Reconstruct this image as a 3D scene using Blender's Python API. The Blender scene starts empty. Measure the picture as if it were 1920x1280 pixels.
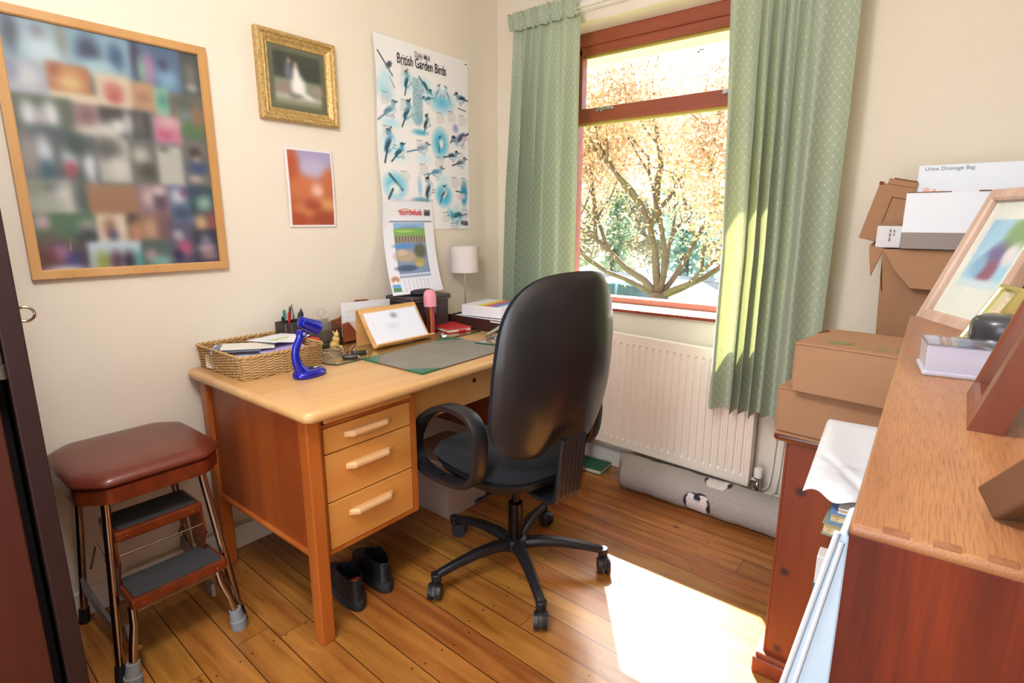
import bpy, bmesh, math, random
import numpy as np
from mathutils import Matrix, Vector, Euler
random.seed(7); rng = np.random.default_rng(7)
S = bpy.context.scene
COL = S.collection
PI = math.pi
# ---------------------------------------------------------------- camera
cd = bpy.data.cameras.new('camera'); cam = bpy.data.objects.new('camera', cd); COL.objects.link(cam)
cam.location = (2.105, -2.489, 1.270)
cam.rotation_euler = Euler((math.radians(90 - 12.195), 0, math.radians(38.845)), 'XYZ')
cd.sensor_width = 36; cd.lens = 36 * 1041.0 / 1920; cd.clip_start = 0.02; cd.clip_end = 200
S.camera = cam
# ---------------------------------------------------------------- world, sun, fill lights, exposure
S.view_settings.view_transform = 'Standard'; S.view_settings.look = 'None'
S.view_settings.gamma = 1; S.view_settings.use_curve_mapping = False
S.view_settings.exposure = 0.66
SKY = 0.50; SUN = 27.0; LAMP = 34.0
w = bpy.data.worlds.new('sky'); S.world = w; w.use_nodes = True
nt = w.node_tree; bg = nt.nodes['Background']
sky = nt.nodes.new('ShaderNodeTexSky'); sky.sky_type = 'NISHITA'; sky.sun_disc = False
sky.sun_elevation = math.radians(44); sky.sun_rotation = math.radians(-37); sky.altitude = 50
sky.dust_density = 3.0; sky.air_density = 1.0
nt.links.new(sky.outputs[0], bg.inputs[0]); bg.inputs[1].default_value = SKY
ld = bpy.data.lights.new('sun', 'SUN'); ld.energy = SUN; ld.angle = math.radians(0.6); ld.color = (1, .95, .86)
sun = bpy.data.objects.new('sun', ld); COL.objects.link(sun); sun.location = (1, 6, 6)
sun.rotation_euler = Vector((0.75, -1.0, -1.196)).to_track_quat('-Z', 'Y').to_euler()
ld = bpy.data.lights.new('ceiling_fill_light', 'POINT'); ld.energy = LAMP; ld.shadow_soft_size = 0.16; ld.color = (.97, .97, 1)  # unseen lamp added under the ceiling to fill the room with light
lamp_l = bpy.data.objects.new('ceiling_fill_light', ld); COL.objects.link(lamp_l); lamp_l.location = (1.35, -2.3, 2.10)
ld = bpy.data.lights.new('doorway_fill_light', 'AREA'); ld.energy = 17; ld.shape = 'RECTANGLE'; ld.size = 0.9; ld.size_y = 1.9; ld.color = (.97, .97, 1)  # unseen fill light added at the doorway behind the camera
dl = bpy.data.objects.new('doorway_fill_light', ld); COL.objects.link(dl); dl.location = (1.55, -3.56, 1.1); dl.rotation_euler = (math.radians(90), 0, math.radians(180))
dl.rotation_euler = Vector((0, 1, 0)).to_track_quat('-Z', 'Y').to_euler()

# ---------------------------------------------------------------- materials
def lin(c):
    if isinstance(c, str): c = tuple(int(c[i:i+2], 16) / 255 for i in (0, 2, 4))
    return tuple(((v / 12.92) if v <= .04045 else ((v + .055) / 1.055) ** 2.4) for v in c[:3]) + (1,)
def N(nt, t, **k):
    n = nt.nodes.new(t)
    for a, b in k.items(): setattr(n, a, b)
    return n
def mat(name, col, rough=.5, metal=0, spec=.5, noise=None, bump=None, coat=0, trans=0, ior=1.45, alpha=None, sheen=0):
    """noise=(scale, second colour, sharpness)   bump=(scale, strength)"""
    m = bpy.data.materials.new(name); m.use_nodes = True; nt = m.node_tree; p = nt.nodes['Principled BSDF']
    p.inputs['Base Color'].default_value = lin(col); p.inputs['Roughness'].default_value = rough
    p.inputs['Metallic'].default_value = metal; p.inputs['Specular IOR Level'].default_value = spec
    p.inputs['Coat Weight'].default_value = coat; p.inputs['Coat Roughness'].default_value = .12
    p.inputs['Transmission Weight'].default_value = trans; p.inputs['IOR'].default_value = ior
    p.inputs['Sheen Weight'].default_value = sheen
    tc = N(nt, 'ShaderNodeTexCoord')
    if noise:
        n = N(nt, 'ShaderNodeTexNoise'); n.inputs['Scale'].default_value = noise[0]; n.inputs['Detail'].default_value = 5
        r = N(nt, 'ShaderNodeValToRGB'); k = noise[2] if len(noise) > 2 else .2
        r.color_ramp.elements[0].position = .5 - k; r.color_ramp.elements[1].position = .5 + k
        r.color_ramp.elements[0].color = lin(col); r.color_ramp.elements[1].color = lin(noise[1])
        nt.links.new(tc.outputs['Object'], n.inputs['Vector']); nt.links.new(n.outputs['Fac'], r.inputs['Fac']); nt.links.new(r.outputs['Color'], p.inputs['Base Color'])
    if bump:
        n = N(nt, 'ShaderNodeTexNoise'); n.inputs['Scale'].default_value = bump[0]; n.inputs['Detail'].default_value = 4
        b = N(nt, 'ShaderNodeBump'); b.inputs['Strength'].default_value = bump[1]; b.inputs['Distance'].default_value = .004
        nt.links.new(tc.outputs['Object'], n.inputs['Vector']); nt.links.new(n.outputs['Fac'], b.inputs['Height']); nt.links.new(b.outputs['Normal'], p.inputs['Normal'])
    return m
def wood(name, c1, c2, axis=1, scale=18, stretch=.06, rough=.35, pores=None, knots=None, coat=.15, rings=.5, spots=None):
    """grain runs along axis (0,1,2) in object space"""
    m = bpy.data.materials.new(name); m.use_nodes = True; nt = m.node_tree; p = nt.nodes['Principled BSDF']; L = nt.links.new
    p.inputs['Roughness'].default_value = rough; p.inputs['Coat Weight'].default_value = coat; p.inputs['Coat Roughness'].default_value = .2
    tc = N(nt, 'ShaderNodeTexCoord'); mp = N(nt, 'ShaderNodeMapping'); s = [1, 1, 1]; s[axis] = stretch
    mp.inputs['Scale'].default_value = s; L(tc.outputs['Object'], mp.inputs['Vector'])
    n = N(nt, 'ShaderNodeTexNoise'); n.inputs['Scale'].default_value = scale; n.inputs['Detail'].default_value = 8; n.inputs['Roughness'].default_value = .65; n.inputs['Distortion'].default_value = .6
    L(mp.outputs[0], n.inputs['Vector'])
    n2 = N(nt, 'ShaderNodeTexNoise'); n2.inputs['Scale'].default_value = scale * .18; n2.inputs['Detail'].default_value = 2; L(mp.outputs[0], n2.inputs['Vector'])
    mul = N(nt, 'ShaderNodeMath', operation='MULTIPLY'); mul.inputs[1].default_value = 34; L(n2.outputs['Fac'], mul.inputs[0])
    sn = N(nt, 'ShaderNodeMath', operation='SINE'); L(mul.outputs[0], sn.inputs[0])
    ma = N(nt, 'ShaderNodeMath', operation='MULTIPLY_ADD'); ma.inputs[1].default_value = .12 * rings; L(sn.outputs[0], ma.inputs[0]); L(n.outputs['Fac'], ma.inputs[2])
    r = N(nt, 'ShaderNodeValToRGB'); r.color_ramp.elements[0].position = .32; r.color_ramp.elements[1].position = .68
    r.color_ramp.elements[0].color = lin(c1); r.color_ramp.elements[1].color = lin(c2); L(ma.outputs[0], r.inputs['Fac'])
    out = r.outputs['Color']
    if pores:
        mp2 = N(nt, 'ShaderNodeMapping'); s = [1, 1, 1]; s[axis] = .028; mp2.inputs['Scale'].default_value = s; L(tc.outputs['Object'], mp2.inputs['Vector'])
        v = N(nt, 'ShaderNodeTexNoise'); v.inputs['Scale'].default_value = pores[0]; v.inputs['Detail'].default_value = 2; L(mp2.outputs[0], v.inputs['Vector'])
        rr = N(nt, 'ShaderNodeValToRGB'); rr.color_ramp.elements[0].position = .50; rr.color_ramp.elements[1].position = .60
        L(v.outputs['Fac'], rr.inputs['Fac']); mx = N(nt, 'ShaderNodeMixRGB'); mx.inputs['Color2'].default_value = lin(pores[1])
        mf = N(nt, 'ShaderNodeMath', operation='MULTIPLY'); mf.inputs[1].default_value = pores[2]; L(rr.outputs['Color'], mf.inputs[0])
        L(mf.outputs[0], mx.inputs['Fac']); L(out, mx.inputs['Color1']); out = mx.outputs['Color']
    if knots:
        vo = N(nt, 'ShaderNodeTexVoronoi'); mp3 = N(nt, 'ShaderNodeMapping'); s = [1, 1, 1]; s[axis] = .75; mp3.inputs['Scale'].default_value = s
        L(tc.outputs['Object'], mp3.inputs['Vector']); L(mp3.outputs[0], vo.inputs['Vector']); vo.inputs['Scale'].default_value = knots[0]
        rr = N(nt, 'ShaderNodeValToRGB'); rr.color_ramp.elements[0].position = knots[1]; rr.color_ramp.elements[1].position = knots[1] * 2.0
        rr.color_ramp.elements[0].color = (1, 1, 1, 1); rr.color_ramp.elements[1].color = (0, 0, 0, 1); L(vo.outputs['Distance'], rr.inputs['Fac'])
        mx = N(nt, 'ShaderNodeMixRGB'); mx.inputs['Color2'].default_value = lin(knots[2]); L(rr.outputs['Color'], mx.inputs['Fac']); L(out, mx.inputs['Color1']); out = mx.outputs['Color']
    if spots:
        sp = N(nt, 'ShaderNodeSeparateXYZ'); L(tc.outputs['Object'], sp.inputs[0]); cb = N(nt, 'ShaderNodeCombineXYZ'); L(sp.outputs[0], cb.inputs[0]); L(sp.outputs[2], cb.inputs[1])
        for sx, sz, sr in spots:
            d_ = N(nt, 'ShaderNodeVectorMath', operation='DISTANCE'); L(cb.outputs[0], d_.inputs[0]); d_.inputs[1].default_value = (sx, sz, 0)
            mr = N(nt, 'ShaderNodeMapRange'); mr.inputs['From Min'].default_value = sr*.5; mr.inputs['From Max'].default_value = sr*1.5; mr.inputs['To Min'].default_value = .9; mr.inputs['To Max'].default_value = 0; L(d_.outputs['Value'], mr.inputs['Value'])
            mx = N(nt, 'ShaderNodeMixRGB'); mx.inputs['Color2'].default_value = lin('200a04'); L(mr.outputs[0], mx.inputs['Fac']); L(out, mx.inputs['Color1']); out = mx.outputs['Color']
    L(out, p.inputs['Base Color'])
    b = N(nt, 'ShaderNodeBump'); b.inputs['Strength'].default_value = .08; b.inputs['Distance'].default_value = .002; L(n.outputs['Fac'], b.inputs['Height']); L(b.outputs['Normal'], p.inputs['Normal'])
    return m
def glassmat(name, tint='ffffff', gloss=.04, edge=None):
    m = bpy.data.materials.new(name); m.use_nodes = True; nt = m.node_tree; L = nt.links.new
    nt.nodes.remove(nt.nodes['Principled BSDF']); out = nt.nodes['Material Output']
    t = N(nt, 'ShaderNodeBsdfTransparent'); t.inputs[0].default_value = lin(tint); g = N(nt, 'ShaderNodeBsdfGlossy'); g.inputs['Roughness'].default_value = .02
    lw = N(nt, 'ShaderNodeLayerWeight'); lw.inputs['Blend'].default_value = .5; pw = N(nt, 'ShaderNodeMath', operation='POWER'); pw.inputs[1].default_value = 3.4; L(lw.outputs['Facing'], pw.inputs[0]); ma = N(nt, 'ShaderNodeMath', operation='MULTIPLY_ADD'); ma.inputs[1].default_value = .9; ma.inputs[2].default_value = gloss+.02
    ma.use_clamp = True; L(pw.outputs[0], ma.inputs[0]); mx = N(nt, 'ShaderNodeMixShader'); L(ma.outputs[0], mx.inputs[0]); L(t.outputs[0], mx.inputs[1]); L(g.outputs[0], mx.inputs[2]); L(mx.outputs[0], out.inputs[0])
    return m
def picmat(name, rough=.35, coat=0, bump=0, mult=None):
    m = bpy.data.materials.new(name); m.use_nodes = True; nt = m.node_tree; p = nt.nodes['Principled BSDF']; L = nt.links.new
    a = N(nt, 'ShaderNodeVertexColor', layer_name='print'); out = a.outputs['Color']
    if mult:
        tc = N(nt, 'ShaderNodeTexCoord'); n = N(nt, 'ShaderNodeTexNoise'); n.inputs['Scale'].default_value = mult[0]; L(tc.outputs['Object'], n.inputs['Vector'])
        r = N(nt, 'ShaderNodeValToRGB'); r.color_ramp.elements[0].position = .35; r.color_ramp.elements[1].position = .65
        r.color_ramp.elements[0].color = (mult[1],) * 3 + (1,); r.color_ramp.elements[1].color = (1, 1, 1, 1); L(n.outputs['Fac'], r.inputs['Fac'])
        mx = N(nt, 'ShaderNodeMixRGB', blend_type='MULTIPLY'); mx.inputs['Fac'].default_value = 1; L(out, mx.inputs['Color1']); L(r.outputs['Color'], mx.inputs['Color2']); out = mx.outputs['Color']
    L(out, p.inputs['Base Color']); p.inputs['Roughness'].default_value = rough; p.inputs['Coat Weight'].default_value = coat; p.inputs['Coat Roughness'].default_value = .05
    return m

# ---------------------------------------------------------------- mesh builder
class MB:
    def __init__(s): s.v = []; s.f = []; s.m = []; s.mi = 0; s.uv = None; s.col = None
    def add(s, vs, fs):
        o = len(s.v); s.v += [tuple(map(float, v)) for v in vs]; s.f += [tuple(i + o for i in f) for f in fs]; s.m += [s.mi] * len(fs); return s
    def box(s, x0, y0, z0, x1, y1, z1):
        vs = [(x, y, z) for z in (z0, z1) for y in (y0, y1) for x in (x0, x1)]
        return s.add(vs, [(0, 2, 3, 1), (4, 5, 7, 6), (0, 1, 5, 4), (2, 6, 7, 3), (0, 4, 6, 2), (1, 3, 7, 5)])
    def cbox(s, c, d): return s.box(c[0]-d[0]/2, c[1]-d[1]/2, c[2]-d[2]/2, c[0]+d[0]/2, c[1]+d[1]/2, c[2]+d[2]/2)
    def rbox(s, x0, y0, z0, x1, y1, z1, r=.004, seg=2):
        """box with bevelled edges"""
        bm = bmesh.new(); bmesh.ops.create_cube(bm, size=1)
        for v in bm.verts: v.co = Vector(((x0+x1)/2 + v.co.x*(x1-x0), (y0+y1)/2 + v.co.y*(y1-y0), (z0+z1)/2 + v.co.z*(z1-z0)))
        r = min(r, .49*min(abs(x1-x0), abs(y1-y0), abs(z1-z0)))
        bmesh.ops.bevel(bm, geom=bm.edges[:], offset=r, segments=seg, profile=.5, affect='EDGES')
        bm.verts.index_update(); s.add([v.co[:] for v in bm.verts], [[v.index for v in f.verts] for f in bm.faces]); bm.free(); return s
    def prism(s, pts, z0, z1, axis=2):
        """polygon in the plane normal to axis, extruded z0..z1"""
        def P(a, b, h): return {2: (a, b, h), 1: (a, h, b), 0: (h, a, b)}[axis]
        n = len(pts); vs = [P(a, b, z0) for a, b in pts] + [P(a, b, z1) for a, b in pts]
        return s.add(vs, [tuple(range(n))[::-1], tuple(range(n, 2*n))] + [(i, (i+1) % n, n+(i+1) % n, n+i) for i in range(n)])
    def lathe(s, prof, c=(0, 0, 0), seg=24, axis=2, ex=1, ey=1):
        vs = []; fs = []
        for r, z in prof:
            for k in range(seg):
                a = 2*PI*k/seg; x, y = r*math.cos(a)*ex, r*math.sin(a)*ey
                p = {2: (x, y, z), 1: (x, z, y), 0: (z, x, y)}[axis]; vs.append((c[0]+p[0], c[1]+p[1], c[2]+p[2]))
        for i in range(len(prof)-1):
            for k in range(seg): k2 = (k+1) % seg; fs.append((i*seg+k, i*seg+k2, (i+1)*seg+k2, (i+1)*seg+k))
        fs.append(tuple(range(seg))[::-1]); fs.append(tuple((len(prof)-1)*seg+k for k in range(seg)))
        return s.add(vs, fs)
    def cyl(s, a, b, r0, r1=None, seg=16): return s.tube([a, b], [r0, r0 if r1 is None else r1], seg)
    def tube(s, pts, r, seg=10, closed=False, sx=1, sy=1, up=None, cap=True):
        """sweep an ellipse (or profile list) along points"""
        P = [Vector(p) for p in pts]; n = len(P); R = r if isinstance(r, (list, tuple)) else [r]*n; rings = []
        prev = None; vs = []
        for i in range(n):
            if closed: d = P[(i+1) % n]-P[i-1]
            else: d = P[min(i+1, n-1)]-P[max(i-1, 0)]
            d.normalize()
            if up is not None: u = Vector(up) - d*Vector(up).dot(d)
            elif prev is None: u = d.orthogonal()
            else: u = prev - d*prev.dot(d)
            if u.length < 1e-6: u = d.orthogonal()
            u.normalize(); prev = u; w_ = d.cross(u)
            for k in range(seg):
                a = 2*PI*k/seg
                q = P[i]+u*math.cos(a)*R[i]*sx+w_*math.sin(a)*R[i]*sy; vs.append(q[:])
        fs = [(i*seg+k, i*seg+(k+1) % seg, ((i+1) % n)*seg+(k+1) % seg, ((i+1) % n)*seg+k) for i in range(n if closed else n-1) for k in range(seg)]
        if not closed and cap: fs += [tuple(range(seg))[::-1], tuple((n-1)*seg+k for k in range(seg))]
        return s.add(vs, fs)
    def sweep(s, pts, prof, up, closed=False):
        """sweep a 2-D profile [(a,b)] : a along up-perp side, b along up"""
        P = [Vector(p) for p in pts]; n = len(P); m = len(prof); vs = []
        for i in range(n):
            d = (P[(i+1) % n]-P[i-1]) if closed else P[min(i+1, n-1)]-P[max(i-1, 0)]
            d.normalize(); u = Vector(up)-d*Vector(up).dot(d); u.normalize(); w_ = d.cross(u)
            vs += [(P[i]+w_*a+u*b)[:] for a, b in prof]
        fs = [(i*m+k, i*m+(k+1) % m, ((i+1) % n)*m+(k+1) % m, ((i+1) % n)*m+k) for i in range(n if closed else n-1) for k in range(m)]
        if not closed: fs += [tuple(range(m))[::-1], tuple((n-1)*m+k for k in range(m))]
        return s.add(vs, fs)
    def sphere(s, c, r, seg=16, rings=10):
        r = (r, r, r) if not isinstance(r, (tuple, list)) else r; vs = [(c[0], c[1], c[2]-r[2])]; fs = []
        for i in range(1, rings):
            t = PI*i/rings-PI/2
            for k in range(seg): a = 2*PI*k/seg; vs.append((c[0]+r[0]*math.cos(t)*math.cos(a), c[1]+r[1]*math.cos(t)*math.sin(a), c[2]+r[2]*math.sin(t)))
        vs.append((c[0], c[1], c[2]+r[2])); l = len(vs)-1
        for k in range(seg): fs.append((0, 1+(k+1) % seg, 1+k)); fs.append((l, 1+(rings-2)*seg+k, 1+(rings-2)*seg+(k+1) % seg))
        for i in range(rings-2):
            for k in range(seg): fs.append((1+i*seg+k, 1+i*seg+(k+1) % seg, 1+(i+1)*seg+(k+1) % seg, 1+(i+1)*seg+k))
        return s.add(vs, fs)
    def grid(s, fn, nx, ny, flip=False):
        """fn(u,v)->xyz, u,v in 0..1 ; stores uv"""
        o = len(s.v); vs = [fn(i/nx, j/ny) for j in range(ny+1) for i in range(nx+1)]
        fs = []
        for j in range(ny):
            for i in range(nx):
                a = j*(nx+1)+i; q = (a, a+1, a+nx+2, a+nx+1); fs.append(q[::-1] if flip else q)
        return s.add(vs, fs)
    def disk(s, fn, th0, th1, e=3, nr=10, na=48, p=2.5):
        """closed cushion: fn(a,b,h)->xyz on a superellipse a,b in -1..1 ; h is the height, th1 above, th0 below"""
        vs = []; fs = []
        def rim(t): c, q = math.cos(t), math.sin(t); return (abs(c)**(2/e)*(1 if c >= 0 else -1), abs(q)**(2/e)*(1 if q >= 0 else -1))
        for side, th in ((1, th1), (-1, th0)):
            o = len(vs); vs.append(fn(0, 0, side*th))
            rs = [(j/nr)**.7 for j in range(1, nr+1)]
            for r in rs:
                h = side*th*max(0, 1-r**p)**.5
                for k in range(na):
                    c = rim(2*PI*k/na); vs.append(fn(c[0]*r, c[1]*r, h))
            for k in range(na):
                k2 = (k+1) % na; t = (o, o+1+k, o+1+k2); fs.append(t if side > 0 else t[::-1])
                for j in range(nr-1):
                    q = (o+1+j*na+k, o+1+(j+1)*na+k, o+1+(j+1)*na+k2, o+1+j*na+k2); fs.append(q if side > 0 else q[::-1])
        return s.add(vs, fs)
    def xf(s, M, start=0):
        s.v = s.v[:start]+[(M @ Vector(v))[:] for v in s.v[start:]]; return s
    def build(s, name, m, parent=None, smooth=False, world=True, label=None, weld=False, bevel=0, subd=0, solid=0, ang=35):
        me = bpy.data.meshes.new(name); V = np.array(s.v)
        if parent is not None: off = np.array(parent.location[:]) if world else np.zeros(3)
        else: off = np.array([(V[:, 0].min()+V[:, 0].max())/2, (V[:, 1].min()+V[:, 1].max())/2, V[:, 2].min()])
        me.from_pydata([tuple(v) for v in (V-off)], [], s.f)
        for mm in (m if isinstance(m, (list, tuple)) else [m]): me.materials.append(mm)
        me.polygons.foreach_set('material_index', s.m)
        if s.col is not None:
            a = me.color_attributes.new('print', 'FLOAT_COLOR', 'POINT'); a.data.foreach_set('color', np.asarray(s.col, dtype=np.float32).ravel())
        if s.uv is not None:
            uvl = me.uv_layers.new(name='uv'); U = np.array(s.uv, dtype=np.float32); li = np.zeros(len(me.loops), dtype=np.int32); me.loops.foreach_get('vertex_index', li)
            uvl.data.foreach_set('uv', U[li].ravel())
        bm = bmesh.new(); bm.from_mesh(me)
        if weld: bmesh.ops.remove_doubles(bm, verts=bm.verts, dist=1e-5)
        if s.col is None: bmesh.ops.recalc_face_normals(bm, faces=bm.faces)
        bm.to_mesh(me); bm.free()
        if smooth:
            me.polygons.foreach_set('use_smooth', [True]*len(me.polygons))
            if smooth != 'all': me.set_sharp_from_angle(angle=math.radians(ang))
        me.update()
        o = bpy.data.objects.new(name, me); COL.objects.link(o)
        if parent is not None:
            o.parent = parent
            if world and parent.parent is not None: pass
        else: o.location = off
        if solid: q = o.modifiers.new('s', 'SOLIDIFY'); q.thickness = solid; q.offset = 0
        if bevel: q = o.modifiers.new('b', 'BEVEL'); q.width = bevel; q.segments = 2; q.limit_method = 'ANGLE'
        if subd: q = o.modifiers.new('u', 'SUBSURF'); q.levels = subd; q.render_levels = subd
        if label: o['label'] = label
        return o
def thing(name, label, cat, loc=(0, 0, 0), rz=0, group=None):
    o = bpy.data.objects.new(name, None); COL.objects.link(o); o.location = loc; o.rotation_euler = (0, 0, rz); o.empty_display_size = .05
    o['label'] = label; o['category'] = cat
    if group: o['group'] = group
    return o
def tag(o, label, cat, group=None):
    o['label'] = label; o['category'] = cat
    if group: o['group'] = group
    return o
def struct(o): o['kind'] = 'structure'; return o
def sub(mb, name, m, part, **k):
    """sub-part: mesh given in the coordinates of the thing that owns the part"""
    return mb.build(name, m, part, world=False, **k)
def text(name, string, size, M, m, parent, xs=1, world=True, depth=.0004, bold=0, align='LEFT'):
    c = bpy.data.curves.new(name, 'FONT'); c.body = string; c.size = size; c.extrude = depth; c.offset = bold; c.align_x = align
    o = bpy.data.objects.new(name, c); COL.objects.link(o); bpy.context.view_layer.update()
    me = bpy.data.meshes.new_from_object(o); bpy.data.objects.remove(o); me.name = name
    me.materials.clear(); me.materials.append(m)
    off = Matrix.Translation(-Vector(parent.location)) if world else Matrix()
    me.transform(off @ M @ Matrix.Diagonal((xs, 1, 1, 1)))
    q = bpy.data.objects.new(name, me); COL.objects.link(q); q.parent = parent; return q
def frameM(o, ex, ey):
    """matrix whose x,y axes are ex,ey at origin o"""
    ex = Vector(ex).normalized(); ey = Vector(ey); ey = (ey-ex*ey.dot(ex)).normalized(); ez = ex.cross(ey)
    M = Matrix((ex, ey, ez)).transposed().to_4x4(); M.translation = Vector(o); return M
WL = lambda y, z, x=.0: frameM((x, y, z), (0, 1, 0), (0, 0, 1))      # on the picture wall, facing the room
WW = lambda x, z, y=.0: frameM((x, y, z), (1, 0, 0), (0, 0, 1))      # facing -y

# ---------------------------------------------------------------- print painter
class Img:
    def __init__(s, w, h, c='ffffff'):
        s.w, s.h = w, h; s.a = np.zeros((h, w, 3)); s.a[:] = s.c(c); s.Y, s.X = np.mgrid[0:h, 0:w]; s.X = s.X/(w-1); s.Y = s.Y/(h-1); s.asp = h/w
    def c(s, c): return np.array([int(c[i:i+2], 16)/255 for i in (0, 2, 4)]) if isinstance(c, str) else np.array(c, float)
    def mix(s, k, c): k = np.clip(k, 0, 1)[..., None]; s.a = s.a*(1-k)+s.c(c)*k; return s
    def rect(s, x0, y0, x1, y1, c, k=1): return s.mix(((s.X >= x0) & (s.X <= x1) & (s.Y >= y0) & (s.Y <= y1))*k, c)
    def ell(s, x, y, rx, ry, c, ang=0, soft=.3, k=1):
        """radii in fractions of the width"""
        dx = s.X-x; dy = (s.Y-y)*s.asp; ca, sa = math.cos(ang), math.sin(ang); u = (dx*ca+dy*sa)/rx; v = (-dx*sa+dy*ca)/ry
        d = np.sqrt(u*u+v*v); return s.mix(k*np.clip((1+soft-d)/(2*soft+1e-6), 0, 1), c)
    def line(s, x0, y0, x1, y1, wd, c, k=1):
        y0 *= s.asp; y1 *= s.asp; Y = s.Y*s.asp; dx, dy = x1-x0, y1-y0; t = np.clip(((s.X-x0)*dx+(Y-y0)*dy)/(dx*dx+dy*dy+1e-9), 0, 1)
        d = np.hypot(s.X-x0-t*dx, Y-y0-t*dy); return s.mix(k*np.clip(1.5-d/wd, 0, 1), c)
    def blur(s, r):
        k = np.exp(-.5*(np.arange(-3*r, 3*r+1)/r)**2); k /= k.sum()
        for ax in (0, 1):
            p = np.pad(s.a, [(3*r, 3*r) if i == ax else (0, 0) for i in range(3)], mode='edge')
            s.a = sum(k[i]*(p[i:i+s.h] if ax == 0 else p[:, i:i+s.w]) for i in range(len(k)))
        return s
    def noise(s, amt, seed=1):
        r = np.random.default_rng(seed); s.a = np.clip(s.a+r.normal(0, amt, s.a.shape[:2])[..., None], 0, 1); return s
    def sheet(s, name, fn, m, parent=None, world=True, thick=0, label=None):
        """fn(u,v) u right, v down -> xyz"""
        b = MB(); b.grid(lambda u, v: fn(u, v), s.w-1, s.h-1, flip=True)
        a = np.where(s.a <= .04045, s.a/12.92, ((np.clip(s.a, 0, 1)+.055)/1.055)**2.4); b.col = np.concatenate([a.reshape(-1, 3), np.ones((s.w*s.h, 1))], 1)
        return b.build(name, m, parent, world=world, label=label, smooth=True)
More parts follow.
